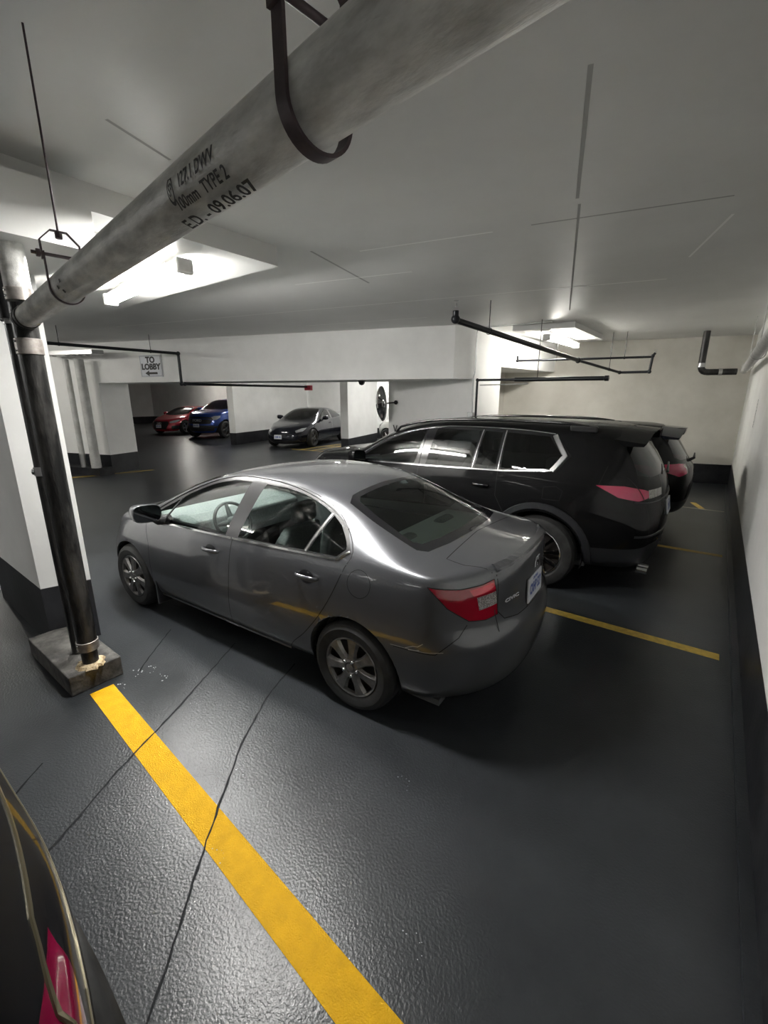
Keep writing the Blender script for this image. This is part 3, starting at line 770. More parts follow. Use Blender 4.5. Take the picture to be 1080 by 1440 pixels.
hanger(1.09, 'dark clevis hanger with a thin rod near the vertical pipes at left', .016)
hanger(2.76, 'large dark clevis hanger gripping the grey pipe at the top of the picture', .026, .006)

# ------------------------------------------------------------------ vertical pipes by the near column
r = empty('standpipe', (-3.32, .93, 0), 0, 'thick dark cast iron vertical pipe with steel clamps in front of the near pillar', 'pipe')
MB().lathe([(.050, .148), (.052, .30), (.062, .30), (.062, 2.52)], 40).build('pipe_run', 'castiron', r, 30)
MB().lathe([(.063, 2.53), (.064, 2.83)], 40).build('upper_pipe', 'pipe_grey', r, 30)
for z0, z1 in ((.275, .345), (2.24, 2.33), (2.53, 2.60)):
    c = MB().lathe([(.0635, z0), (.068, z0 + .003), (.068, z1 - .003), (.0635, z1)], 40).build('clamp_band', 'strap', r, 30)
    for zz in (z0 + .02, z1 - .02): MB().ball((.02, -.070, zz), (.007, .006, .007), 10, 6).build('clamp_screw', 'chrome', c)
tb = MB(); d0 = PD
tb.tube([Vector((0, 0, 2.436)), Vector((0, 0, 2.436)) + (PA + PD * .045 - Vector((-3.32, .93, 2.436))) * Vector((1, 1, 0)) ], .064, 32)
tb.build('tee_branch', 'castiron', r, 40)
fo = MB(); rnd = random.Random(2); n = 26
o_ = [((.075 + rnd.uniform(0, .035)) * math.cos(2 * math.pi * k / n), (.07 + rnd.uniform(0, .03)) * math.sin(2 * math.pi * k / n)) for k in range(n)]
fo.add([(x, y, .151) for x, y in o_] + [(x * .85, y * .85, .166 + rnd.uniform(0, .008)) for x, y in o_] + [(x * .5, y * .5, .178) for x, y in o_], [(i, (i + 1) % n, n + (i + 1) % n, n + i) for i in range(n)] + [(n + i, n + (i + 1) % n, 2 * n + (i + 1) % n, 2 * n + i) for i in range(n)])
fo.build('sealing_foam', 'foam', r, 0)
r = empty('standpipe', (-3.565, .935, 0), 0, 'thinner black vertical pipe behind the thick one by the near pillar', 'pipe')
MB().lathe([(.040, .148), (.040, 2.46)], 32).build('pipe_run', 'castiron', r, 30)
MB().lathe([(.056, 2.46), (.058, 2.47), (.058, 2.62), (.052, 2.70), (.04, 2.75), (.0, 2.76)], 32).build('elbow_cap', 'black', r, 30)
for z0 in (2.46, 1.52):
    c = MB().lathe([(.042, z0 - .03), (.046, z0 - .028), (.046, z0 + .028), (.042, z0 + .03)], 32).build('clamp_band', 'galv', r, 30)
    MB().ball((.0, -.050, z0), (.012, .010, .02), 12, 8).build('clamp_screw', 'chrome', c)
kb = MB().box((-4.10, .765, 0), (-3.255, 1.10, .15)); tag(kb.build('kerb_block', 'concrete', None, 0, bevel=.008), 'low dark concrete kerb block at the foot of the near pillar', 'kerb')
# remaining fittings at the left wall pillar far away
def far_pipe(x, y, rad, z0, z1, lab, m='white_pipe', lean=0.):
    r = empty('standpipe', (x, y, 0), 0, lab, 'pipe')
    MB().lathe([(rad, z0), (rad, z1)], 20).build('pipe_run', m, r, 30)
    MB().lathe([(rad * 1.12, z0), (rad * 1.12, z0 + .35)], 20).build('base_sleeve', 'galv' if lean else m, r, 30)
far_pipe(-13.25, 4.40, .065, .20, 2.90, 'thin white vertical pipe with a bare metal foot at the far left pillar', lean=1)
far_pipe(-12.86, 4.55, .105, .20, 2.90, 'thick white vertical pipe against the far left pillar')
co = MB(); Mx = Matrix.Translation((-12.75, 4.5, 3.02)) @ Matrix.Rotation(math.radians(18.7), 4, 'Z')
co.prism([(-1.15, -.28), (.75, -.22), (.85, 0), (.70, .15), (-1.15, .15)], -.04, .05, Mx)
for k, (x, zz, s_) in enumerate([(.05, -.03, .06), (.28, -.02, .07), (.5, -.03, .06), (-.15, -.02, .06), (-.6, -.02, .06)]): co.ball(Mx @ Vector((x, -.12, zz)), (s_, s_, s_ * .9), 12, 8)
tag(co.build('pipe_collar', 'galv', None, 40), 'lumpy metal collar wrapped round the heads of the twin white pipes', 'collar')
struct(MB().prism([(-15.2, 3.65), (-12.62, 4.52), (-12.70, 4.90), (-15.3, 4.15)], 0, .20), 'trim_21', 'band', smooth=0)

# ------------------------------------------------------------------ sprinkler pipes
def pipe(name, pts, rad, lab, m='black_pipe', rods=(), heads=(), fittings=(), group=None, zt=ZC, cat='pipe'):
    p0 = Vector(pts[0]); r = empty(name, tuple(p0), 0, lab, cat, group)
    P = [Vector(p) - p0 for p in pts]; Q = [P[0]]
    for i in range(1, len(P) - 1):
        a = P[i] + (P[i - 1] - P[i]).normalized() * min(rad * 2.2, (P[i - 1] - P[i]).length * .45); b = P[i] + (P[i + 1] - P[i]).normalized() * min(rad * 2.2, (P[i + 1] - P[i]).length * .45)
        Q += arc(P[i], a, b, 5)
    Q.append(P[-1]); MB().tube(Q, rad, 16).build('pipe_run', m, r, 50)
    for f in fittings:
        f = Vector(f) - p0; MB().ball(f, (rad * 1.5,) * 3, 14, 8).build('fitting', m, r)
    for x, y, z in rods:
        q = Vector((x, y, z)) - p0
        rd = MB().tube([q + Vector((0, 0, rad)), q + Vector((0, 0, zt - z))], .006, 8).build('hanger_rod', m, r)
        MB().lathe([(rad * 1.15, -.012), (rad * 1.3, 0), (rad * 1.15, .012)], 16, Matrix.Translation(q) @ (Q[-1] - Q[0]).to_track_quat('Z', 'Y').to_matrix().to_4x4()).build('hanger_ring', m, rd)
    for x, y, z in heads:
        q = Vector((x, y, z)) - p0
        hd = MB().tube([q, q + Vector((0, 0, .05))], [.016, .010], 10).build('sprinkler_head', 'galv', r)
        MB().lathe([(.0, .075), (.032, .075), (.034, .079), (0, .082)], 14, Matrix.Translation(q)).build('deflector', 'galv', hd)
    return r
pipe('sprinkler_pipe', [(-2.88, 5.36, 3.06), (-2.88, 5.36, 2.95), (-2.37, 9.40, 2.695), (-2.36, 9.47, 2.69)], .038, 'thick black sprinkler pipe rising to a head in front of the beam', rods=[(-2.78, 6.18, 2.898)], heads=[(-2.88, 5.36, 3.10)], fittings=[(-2.88, 5.36, 2.96), (-2.36, 9.47, 2.69)])
pipe('sprinkler_pipe', [(-2.35, 9.56, 2.685), (-1.86, 11.0, 2.51), (-1.30, 11.0, 2.507), (-1.28, 11.0, 2.82), (-1.24, 11.0, 2.88)], .026, 'thin black sprinkler pipe turning right then up before the back wall', rods=[(-2.0, 10.6, 2.56)], heads=[(-1.24, 11.0, 2.86)], fittings=[(-1.86, 11.0, 2.51), (-1.30, 11.0, 2.507), (-1.28, 11.0, 2.82)])
pipe('sprinkler_pipe', [(-3.57, 9.45, 2.83), (-3.57, 9.45, 2.735), (-1.31, 10.96, 2.80)], .022, 'thin black cross pipe hung on rods beneath the rear tube lamp', rods=[(-2.9, 9.90, 2.755), (-1.75, 10.67, 2.785)], heads=[(-3.57, 9.45, 2.83)], fittings=[(-3.57, 9.45, 2.735)])
pipe('water_pipe', [(-3.86, 8.17, 1.60), (-3.86, 8.17, 2.315), (-1.56, 8.17, 2.295)], .022, 'black pipe with a fat horizontal run and a drop beside the white pier', fittings=[(-3.86, 8.17, 2.315)], rods=[(-2.7, 8.17, 2.31)])
e = [o for o in bpy.data.objects if o.name.startswith('water_pipe')][0]
MB().tube([(.75, 0, .708), (2.26, 0, .696)], .036, 18).build('insulated_run', 'black_pipe', e, 50); MB().lathe([(.0, -.03), (.045, -.03), (.045, .03), (0, .03)], 16, Matrix.Translation((2.30, 0, .695)) @ Matrix.Rotation(math.pi / 2, 4, 'Y')).build('end_flange', 'black_pipe', e, 30)
MB().tube([(.05, .02, .62), (1.0, .02, .63), (.85, .02, .70)], .010, 8).build('bracket_rail', 'white_pipe', e, 30)
pipe('sprinkler_pipe', [(-10.12, 3.0, 2.96), (-10.12, 5.62, 2.96), (-10.12, 5.62, 2.29), (-10.05, 9.5, 2.29)], .030, 'long black sprinkler pipe stepping down under the beam beside the lobby sign', rods=[(-10.12, 3.3, 2.96), (-10.12, 5.0, 2.96)], fittings=[(-10.12, 5.62, 2.96), (-10.12, 5.62, 2.29), (-10.12, 5.70, 2.29)])
MT['red_paint'] = mat('red tag', (.6, .03, .06), .5)
e = [o for o in bpy.data.objects if o.name.startswith('sprinkler_pipe')][-1]
MB().box((-.02, 6.50, -.77), (.24, 6.58, -.63)).build('end_tag', 'red_paint', e, 0)['label'] = 'small red end tag'
pipe('drain_pipe', [(-.44, 11.5, 3.29), (-.44, 11.5, 2.49), (.16, 11.6, 2.49)], .062, 'dark pipe dropping from the ceiling and turning right at the back wall', m='castiron', fittings=[])
e = [o for o in bpy.data.objects if o.name.startswith('drain_pipe')][-1]
for a, b in (((0, 0, -.70), (0, 0, -.62)), ((.30, .05, -.80), (.36, .06, -.80))): MB().tube([a, b], .070, 18).build('clamp_band', 'galv', e, 30)
pipe('drain_pipe', [(.27, 11.55, 2.50), (.27, 3.0, 2.53), (.27, 1.2, 2.54)], .062, 'off-white pipe running high along the right hand wall', m='white_pipe', rods=[(.27, 10.0, 2.505), (.27, 7.2, 2.515)])

# ------------------------------------------------------------------ signs and small fittings
bang = math.atan2(bd.y, bd.x)
def on_beam(x, z, off=.02):
    t = (x - BA.x) / bd.x; p = BA + bd * t - bn * off; return Vector((p.x, p.y, z))
c = on_beam(-11.12, 2.715, .02); X = Vector((bd.x, bd.y, 0)); F_ = frame(c, X, (0, 0, 1))
r = empty('lobby_sign', tuple(c), 0, 'white sign reading TO LOBBY with a left arrow on the beam', 'sign')
MS = F_.copy(); MS.translation = (0, 0, 0)
MB().box((-.325, -.25, -.008), (.325, .25, .004), MS).build('sign_board', 'white', r, 0)
MT['grey_line'] = mat('sign border', (.25, .25, .26), .6)
fr = MB()
for a, b in (((-.31, .225), (.31, .235)), ((-.31, -.235), (.31, -.225)), ((-.31, -.235), (-.30, .235)), ((.30, -.235), (.31, .235))): fr.box((a[0], a[1], .004), (b[0], b[1], .006), MS)
fr.build('sign_border', 'grey_line', r, 0)
for t, yy, s_ in (('TO', .135, .19), ('LOBBY', -.02, .185)):
    v, f = text_mesh(t, s_, .002, .009); MB().add([MS @ Vector((p[0], p[1] + yy, p[2] + .006)) for p in v], f).build('sign_lettering', 'ink', r, 0)
MB().prism([(-.19, -.165), (-.07, -.10), (-.07, -.14), (.18, -.14), (.18, -.19), (-.07, -.19), (-.07, -.23)], .004, .008, MS).build('sign_arrow', 'ink', r, 0)
# security camera under the beam
r = empty('dome_camera', (-6.33, 7.62, 2.34), 0, 'small dark dome camera under the beam', 'camera')
MB().lathe([(.0, -.02), (.085, -.02), (.09, 0), (0, 0)], 20).build('mount', 'black', r); MB().lathe([(.07, -.02), (.066, -.05), (.045, -.085), (.0, -.10)], 20).build('dome', 'gloss_black', r)
# convex mirror
nrm = Vector((-.62, -.78, -.05)).normalized(); cm = Vector((-6.55, 8.62, 1.84))
r = empty('convex_mirror', tuple(cm), 0, 'round convex traffic mirror on an arm by the white pier wall', 'mirror')
Q = nrm.to_track_quat('Z', 'Y').to_matrix().to_4x4()
MB().lathe([(.40, -.02), (.385, .01), (.36, .035), (.30, .065), (.2, .095), (.1, .112), (.0005, .118)], 40, Q).build('mirror_face', 'mirror', r, 60)
MB().lathe([(.39, -.03), (.41, -.02), (.412, .0), (.39, .012)], 40, Q).build('mirror_rim', 'galv', r, 60)
MB().lathe([(.39, -.03), (.25, -.06), (.0005, -.07)], 40, Q).build('mirror_back', 'white_pipe', r, 60)
MB().tube([-nrm * .06, Vector((.35, .10, .03))], .014, 8).build('mirror_arm', 'black', r)
MB().lathe([(0, 0), (.05, 0), (.05, .02), (0, .02)], 14, Matrix.Translation((.35, .12, .03)) @ Matrix.Rotation(math.pi / 2, 4, 'X')).build('wall_plate', 'black', r)
# letter on the pier wall
v, f = text_mesh('V', .26, .003, .0)
Mv = frame((-6.22, 8.745, 1.24), Vector((2.53, -.59, 0)), (0, 0, 1)); tag(MB().add([Mv @ Vector((p[0], p[1], p[2] + .008)) for p in v], f).build('wall_letter', 'ink', None, 0), 'black letter V painted on the pier wall below the round mirror', 'letter')
# vertical stencil on the right wall
vb = MB(); rnd = random.Random(6)
v, f = text_mesh('RESERVED', .085, .0006, .001)
vb.add([Vector((.418 - p[2], 8.25 + p[1], 1.77 - p[0] * 1.05)) for p in v], f)
tag(vb.build('wall_stencil', 'grey_line', None, 0), 'narrow dark stencil running vertically on the right hand wall', 'stencil')
# conduit and box on the pier
pipe('conduit', [(-3.93, 8.20, 3.28), (-3.945, 8.215, 2.45), (-3.97, 8.20, 2.35), (-3.95, 8.19, 1.68)], .012, 'thin conduit running down the edge of the white pier', m='galv')
tag(MB().box((-4.03, 8.13, 1.55), (-3.90, 8.22, 1.70)).build('junction_box', 'galv', None, 0, bevel=.01), 'small grey junction box behind the black SUV roof', 'box')
pipe('conduit', [(-3.9, 8.3, 3.285), (-3.5, 8.36, 3.285), (-2.6, 8.42, 3.285)], .010, 'thin conduit on the ceiling leading to the rear tube lamp', m='galv')
struct(MB().prism([(-3.35, 8.5), (-2.30, 8.75), (-2.26, 10.9), (-3.35, 10.9)], 3.2, ZC), 'ceiling_panel', 'ceil', smooth=0)

# ------------------------------------------------------------------ grey sedan
MT['grey_paint'] = paint('grey metallic paint', (.105, .108, .117), .5, .30, inside=(.30, .31, .30))
MT['recess'] = mat('handle cup', (.02, .02, .022), .3, .5)
def sedan():
    c = np.array([-1.644, 1.814]); th = 3.197
    d = np.array([math.cos(th), math.sin(th)]); l = np.array([-d[1], d[0]]); Ln = 4.53
    ctr = c + d * (Ln / 2 - .925) - l * .8775
    root = empty('sedan', (ctr[0], ctr[1], 0), th, 'dark grey sedan parked nearest, scuffed rear bumper corner, silver seven spoke wheel covers', 'car')
    sp = dict(L=Ln, W=1.755,
        top=[(0,1.05),(.1,1.075),(.45,1.09),(.58,1.115),(.8,1.21),(1.05,1.325),(1.3,1.40),(1.6,1.432),(2.0,1.442),(2.4,1.42),(2.7,1.36),(3.0,1.25),(3.3,1.11),(3.6,.985),(3.8,.945),(4.1,.88),(4.35,.79),(4.5,.68),(4.6,.6)],
        belt=[(0,.99),(.3,1.01),(.9,1.02),(1.3,1.005),(2.1,.965),(3.2,.915),(3.6,.885),(4.0,.815),(4.3,.725),(4.53,.63)],
        railz=[(.5,1.08),(.8,1.165),(1.0,1.245),(1.3,1.345),(1.6,1.395),(2.0,1.410),(2.4,1.375),(2.8,1.255),(3.1,1.12),(3.4,.985),(3.7,.90)],
        railw=[(.5,.60),(1.0,.575),(1.5,.575),(2.0,.585),(2.6,.605),(3.1,.665),(3.5,.72)],
        wid=[(0,.80),(.3,.855),(.9,.878),(2.,.882),(3.4,.880),(4.0,.862),(4.3,.82)],
        bot=[(0,.22),(.6,.19),(3.6,.17),(4.53,.17)],
        rx=(.07,.01,-.02,-.015,.055,.025), rz=(.22,.30,.48,.635,.73,1.055), fx=(4.44,4.50,4.53,4.515,4.48,4.44), fz=(.17,.22,.36,.50,.60,.665),
        Rr=.26, Rf=.50, crown_r=.05, crown_f=.06, xs=[.34,.48,.64,.84,1.06,1.30,1.55,1.85,2.15,2.45,2.75,3.0,3.25,3.5,3.7,3.9,4.08,4.2],
        skew=lambda x: .10 * max(0, 1 - abs(x - 3.0) / .8) - .03 * max(0, 1 - abs(x - .9) / .5))
    S = Shell(sp, 8, 6)
    for wx in (.925, 3.595): S.arch(wx, .315, .355)
    side = lambda c, n: n.y > .30 and c.y > .35
    up = lambda c, n: n.z > .18 and c.z > .9
    rear = lambda c, n: n.x < -.25 and c.x < 1.0
    S.region('quarter', 'side', [(-.2,.05),(1.6,.05),(1.6,1.2),(-.2,1.2)], lambda c, n: c.x < .02 and False)
    # doors
    fd = [(2.15,.235),(2.09,.60),(2.055,1.0),(1.985,1.39)] + smooth_poly([(2.2,1.392),(2.5,1.335),(2.8,1.225),(3.05,1.105),(3.33,.95)], False, 3) + [(3.27,.90),(3.22,.72),(3.22,.45),(3.27,.235)]
    rd = [(2.15,.235),(2.09,.60),(2.055,1.0),(1.985,1.39)] + smooth_poly([(1.8,1.395),(1.5,1.36),(1.25,1.29),(1.08,1.19),(.955,1.07),(.98,.98),(1.06,.80),(1.17,.62),(1.32,.44),(1.44,.33),(1.52,.235)], False, 3)
    S.region('front_door', 'side', fd, side); S.region('rear_door', 'side', rd, side)
    # glass
    g1 = [(2.145,.985),(2.065,1.365)] + smooth_poly([(2.25,1.362),(2.5,1.308),(2.75,1.215),(2.86,1.165)], False, 3) + [(3.0,.942)]
    g0 = [(2.895,1.145)] + smooth_poly([(3.05,1.07),(3.18,1.0),(3.265,.94)], False, 3) + [(3.035,.942)]
    g2 = [(2.0,.99),(1.90,1.365)] + smooth_poly([(1.7,1.36),(1.5,1.335),(1.34,1.292),(1.235,1.25)], False, 3) + [(1.335,1.022)]
    g3 = [(1.205,1.238)] + smooth_poly([(1.12,1.19),(1.03,1.11),(1.01,1.075)], False, 3) + [(1.06,1.03),(1.30,1.022)]
    frame_ = [(3.31,.925),(2.0,.972),(1.05,1.012),(.975,1.075)] + smooth_poly([(1.06,1.175),(1.25,1.278),(1.5,1.352),(1.8,1.388),(2.2,1.388),(2.5,1.332),(2.8,1.222),(3.05,1.105),(3.31,.95)], False, 3)
    S.region('pillar_trim', 'side', frame_, side)
    for n_, g in (('front_window', g1), ('front_quarter_glass', g0), ('rear_window_side', g2), ('rear_quarter_glass', g3)): S.region(n_, 'side', g, side)
    ws = [(2.60,-.01),(2.57,.42),(2.50,.535),(2.75,.575),(3.1,.635),(3.38,.70),(3.50,.62),(3.60,.35),(3.64,-.01)]
    S.region('windshield', 'plan', ws, lambda c, n: n.z > .3 and c.z > .95 and c.y < .72)
    bf = [(1.22,-.01),(1.20,.45),(1.16,.53),(.95,.565),(.60,.60),(.54,.56),(.50,.35),(.48,-.01)]
    bg = [(1.17,-.01),(1.155,.42),(1.12,.475),(.95,.51),(.66,.545),(.61,.51),(.575,.33),(.56,-.01)]
    S.region('rear_frit', 'plan', bf, up); S.region('rear_glass', 'plan', bg, up)
    # trunk, lamps, bumper, hood
    S.region('trunk_lid', 'plan', [(-.2,-.01),(-.2,.505),(.0,.505),(.30,.57),(.42,.56),(.455,-.01)], lambda c, n: c.z > .95 and c.x < .6)
    S.region('trunk_lid', 'rear', [(-.01,.70),(.30,.705),(.44,.73),(.495,.79),(.505,1.2),(-.01,1.2)], lambda c, n: n.x < -.3 and c.x < .35)
    S.region('bumper', 'side', [(-.3,.05),(.60,.05),(.60,.585),(.34,.60),(.22,.70),(.18,.80),(-.3,.80)], None, ['body'])
    S.region('bumper', 'rear', [(-.01,.05),(.95,.05),(.95,.62),(.8,.72),(.55,.78),(.49,.79),(.44,.73),(.30,.705),(-.01,.70)], lambda c, n: c.x < .25, ['body'])
    lamp = [(-.345,.985),(-.10,.975),(.10,.985),(.215,1.0),(.25,.90),(.272,.775),(.14,.768),(-.02,.785),(-.20,.87)]
    lampf = lambda c, n: c.x < .5 and c.z > .6 and c.y > .4 and n.z < .8
    S.region('tail_lamp', 'rdiag', lamp, lampf)
    S.region('lamp_upper', 'rdiag', [(-.02,.965),(.212,.982),(.235,.94),(.02,.925)], lampf, ['tail_lamp'])
    S.region('reverse_lens', 'rdiag', [(.05,.915),(.243,.925),(.258,.845),(.075,.835)], lampf, ['tail_lamp'])
    S.region('fuel_door', 'side', circ(.86,.905,.085,24), side)
    S.region('hood', 'plan', [(3.50,-.01),(3.46,.55),(3.38,.74),(3.9,.72),(4.2,.62),(4.38,.40),(4.43,-.01)], lambda c, n: n.z > .3 and c.z > .62, ['body'])
    S.region('head_lamp', 'fdiag', [(-.62,.80),(-.30,.75),(.10,.70),(.20,.60),(.0,.58),(-.35,.62)], lambda c, n: c.z > .5 and c.y > .3)
    S.region('front_bumper', 'side', [(4.0,.05),(4.8,.05),(4.8,.60),(4.2,.62),(3.98,.60)], lambda c, n: True, ['body'])
    S.region('grille', 'front' if False else 'rear', [(-.01,.60),(.42,.58),(.40,.52),(-.01,.50)], lambda c, n: c.x > 4.2)
    o = S.finish({'body': ('body_shell','grey_paint',None,False,None), 'trunk_lid': ('trunk_lid','grey_paint',None,False,None), 'hood': ('hood','grey_paint',None,False,None),
        'bumper': ('rear_bumper','grey_paint',None,False,None), 'front_bumper': ('front_bumper','grey_paint',None,False,None), 'front_door': ('front_door','grey_paint',None,True,None), 'rear_door': ('rear_door','grey_paint',None,True,None),
        'pillar_trim': ('pillar_trim','satin_black',None,True,None),
        'front_window': ('window_glass','glass_side','front_door',True,None), 'front_quarter_glass': ('quarter_glass','glass_side','front_door',True,None),
        'rear_window_side': ('window_glass','glass_side','rear_door',True,None), 'rear_quarter_glass': ('quarter_glass','glass_side','rear_door',True,None),
        'windshield': ('windshield','glass',None,False,None), 'rear_frit': ('rear_window_border','gloss_black',None,False,None), 'rear_glass': ('rear_window','glass',None,False,None),
        'tail_lamp': ('tail_lamp','red_d',None,True,None), 'lamp_upper': ('lamp_segment','red','tail_lamp',True,None), 'reverse_lens': ('reversing_lens','clear','tail_lamp',True,'clear ribbed lens'),
        'fuel_door': ('fuel_door','grey_paint',None,True,None), 'head_lamp': ('headlamp','clear',None,True,None), 'grille': ('grille','black',None,False,None)}, root)
    for ob in list(root.children): ob.location = (-Ln / 2, 0, 0)
    holder = bpy.data.objects.new('x', None)
    def put(ob): ob.parent = root; ob.location = (-Ln / 2, 0, 0); return ob
    # seams
    sm = MB()
    for sd in (False, True):
        lo = [(3.33,.95),(3.27,.90),(3.22,.72),(3.22,.45),(3.27,.235),(2.15,.235)]
        S.strip(lo, 'side', .006, .0009, sd, sm); S.strip([(2.15,.235),(2.09,.60),(2.055,.985)], 'side', .006, .0009, sd, sm)
        S.strip(rd[4:] + [(2.15,.235)], 'side', .006, .0009, sd, sm)
        S.strip([(.60,.585),(.34,.60),(.24,.70),(.215,.765)], 'side', .005, .0009, sd, sm)
        S.strip(lamp + lamp[:1], 'rdiag', .005, .0009, sd, sm)
        S.strip([(.455,.0),(.42,.56),(.30,.57),(.09,.51)], 'plan', .006, .0009, sd, sm)
        S.strip([(.505,1.02),(.495,.79),(.44,.73),(.30,.705),(0,.70)], 'rear', .006, .0009, sd, sm)
        S.strip([(3.38,.74),(3.9,.72),(4.2,.62),(4.38,.40),(4.43,0)], 'plan', .005, .0009, sd, sm)
    S.strip(circ(.86,.905,.085,24), 'side', .0035, .0009, False, sm, True)
    put(sm.build('panel_gap', 'seam', None, 0))
    for sd in (False, True):
        q = (1, -1)[sd]
        fdo, rdo = o[('front_door', q)], o[('rear_door', q)]
        S.strip([(3.31,.928),(2.07,.972)], 'side', .020, .006, sd).build('window_chrome', 'chrome', fdo, 0)
        S.strip([(2.06,.973),(1.05,1.014),(.975,1.068)], 'side', .020, .006, sd).build('window_chrome', 'chrome', rdo, 0)
        S.strip([(1.318,1.018),(1.220,1.246)], 'side', .018, .004, sd).build('window_divider', 'galv', rdo, 0)
        S.strip([(3.015,.94),(2.878,1.155)], 'side', .022, .004, sd).build('window_divider', 'black', fdo, 0)
        up_ = smooth_poly([(1.06,1.175),(1.25,1.278),(1.5,1.352),(1.8,1.390),(2.2,1.390),(2.5,1.334),(2.8,1.224),(3.05,1.107),(3.31,.952)], False, 3)
        put(S.strip(up_, 'side', .014, .006, sd).build('roof_drip_moulding', 'black', None, 0))
        for xx, dd in ((2.29, fdo), (1.27, rdo)):
            P, N = S.drape([(xx, .865 if dd is rdo else .845)] * 2, 'side', .1, sd)
            h = door_handle(dd, P[0] + N[0] * .002, N[0], .19, 'grey_paint')
        M_ = door_mirror(root, (3.02, q * .80, .955), q, (.11, .24, .155), 'grey_paint'); M_.location = (-Ln / 2, 0, 0)
        S.strip([(1.52,.215),(2.2,.205),(3.25,.205)], 'side', .05, .012, sd).build('sill_moulding', 'grey_paint', None, 0).parent = o[('body', 0)]
        # wheel housing
        for wx in (.925, 3.595):
            wl = MB(); n = 24; pr = []
            A = circ(wx, .315, .352, n, -14, 194)
            v = [(a, q * (S.W - .05), b) for a, b in A] + [(a, q * (S.W - .33), b) for a, b in A]
            m = len(A); wl.add(v, [(i, i + 1, m + i + 1, m + i) for i in range(m - 1)] + [tuple(m + i for i in range(m))])
            put(wl.build('wheel_housing', 'black', None, 0))
            t = wheel(root, wx, q * (S.W - .108), .315, .205, .205, q, 'cover7'); t.location = (-Ln / 2, 0, 0)
    # splash guard behind front wheel
    put(MB().box((3.19, .68, .13), (3.205, .86, .36)).build('mud_flap', 'grey_paint', None, 0))
    # spoiler lip on the trunk edge
    put(S.strip([(.088,0),(.092,.25),(.112,.38),(.15,.49)], 'plan', .06, .011).build('trunk_spoiler', 'grey_paint', None, 0))
    put(S.strip([(.088,0),(.092,.25),(.112,.38),(.15,.49)], 'plan', .06, .011, True).build('trunk_spoiler', 'grey_paint', None, 0))
    # plate, emblem, lettering
    pl, M = plate(root, S, 0.0, .80, .305, .152, None, 'CXHP 527', 'ONTARIO'); pl.location = (-Ln / 2, 0, 0)
    put(MB().box((-.165, -.095, -.018), (.165, .088, -.008), M).build('plate_surround', 'black', None, 0))
    put(MB().box((-.165, -.088, -.012), (.165, -.076, .003), M).build('plate_frame', 'chrome', None, 0))
    P, N = S.drape([(0, .965)] * 2, 'rear'); n0 = Vector((N[0].x, 0, N[0].z)).normalized(); E_ = frame(P[0] + n0 * .004, (0, -1, 0), n0.cross(Vector((0, -1, 0))))
    em = MB(); out_ = [(.040, .036), (.045, 0), (.036, -.036), (-.036, -.036), (-.045, 0), (-.040, .036)]
    em.prism(out_, 0, .003, E_); emo = put(em.build('rear_emblem', 'white', None, 0))
    hb = MB()
    for sgn in (-1, 1): hb.prism([(sgn * .014, -.030), (sgn * .024, -.030), (sgn * .030, .030), (sgn * .017, .030)], .003, .006, E_)
    hb.prism([(-.018, -.007), (.018, -.007), (.018, .005), (-.018, .005)], .003, .006, E_)
    hb.build('emblem_letter', 'gloss_black', emo, 0)
    v, f = text_mesh('CIVIC', .05, .001, .001); P, N = S.drape([(.36, .835)] * 2, 'rear'); n0 = N[0]; T_ = frame(P[0] + n0 * .003, Vector((0, -1, 0)) - n0 * n0.dot(Vector((0, -1, 0))), n0.cross(Vector((0, -1, 0))))
    put(MB().add([T_ @ Vector((a[0] * 1.25, a[1] * .62, a[2])) for a in v], f).build('name_badge', 'white', None, 0))
    # scratches on the bumper corner
    sc = MB(); S.strip([(.62,.592),(.40,.605),(.30,.618)], 'side', .003, .0014, False, sc)
    S.strip([(.52,.60),(.47,.625),(.44,.63),(.41,.655)], 'side', .004, .0014, False, sc); S.strip([(.50,.595),(.45,.603),(.43,.61)], 'side', .006, .0014, False, sc)
    put(sc.build('paint_scratch', 'white_pipe', None, 0))
    # cabin
    put(MB().box((.35, -.74, .20), (3.75, .74, .24)).build('cabin_floor', 'trim_int', None, 0))
    put(MB().box((.48, -.62, 1.03), (.98, .62, 1.045)).build('parcel_shelf', 'shelf', None, 0))
    put(MB().prism([(3.55,.90),(3.30,.955),(3.02,.94),(2.88,.90),(2.86,.74),(3.0,.62),(3.55,.62)], -.70, .70, Matrix(((1,0,0,0),(0,0,-1,0),(0,1,0,0),(0,0,0,1)))).build('dashboard', 'seat', None, 0, bevel=.02))
    sw = MB(); c0 = Vector((2.66, .36, .90)); ax = Vector((-.88, 0, .48)).normalized(); a1 = Vector((0, 1, 0)); a2 = ax.cross(a1)
    sw.tube([c0 + (a1 * math.cos(t) + a2 * math.sin(t)) * .18 for t in [2 * math.pi * k / 32 for k in range(33)]], .015, 10, False)
    for t in (0, math.pi, math.pi * 1.5): sw.tube([c0 - ax * .02, c0 + (a1 * math.cos(t) + a2 * math.sin(t)) * .18], [.03, .014], 8)
    sw.ball(c0 - ax * .01, (.05, .06, .05)); put(sw.build('steering_wheel', 'trim_int', None, 60))
    k0 = len(root.children); before = set(root.children)
    seats(root, 2.02, 1.05, .72, .28)
    for ob in root.children:
        if ob not in before: ob.location = (-Ln / 2, 0, 0)
    inner = MB()
    for q in (-1, 1): inner.box((1.0, q * .70 - .02, .30), (3.2, q * .70 + .02, .93))
    put(inner.build('door_lining', 'trim_int', None, 0))
    put(MB().box((.38, -.7, .3), (.42, .7, 1.0)).build('trunk_bulkhead', 'trim_int', None, 0))
    return root
sedan()

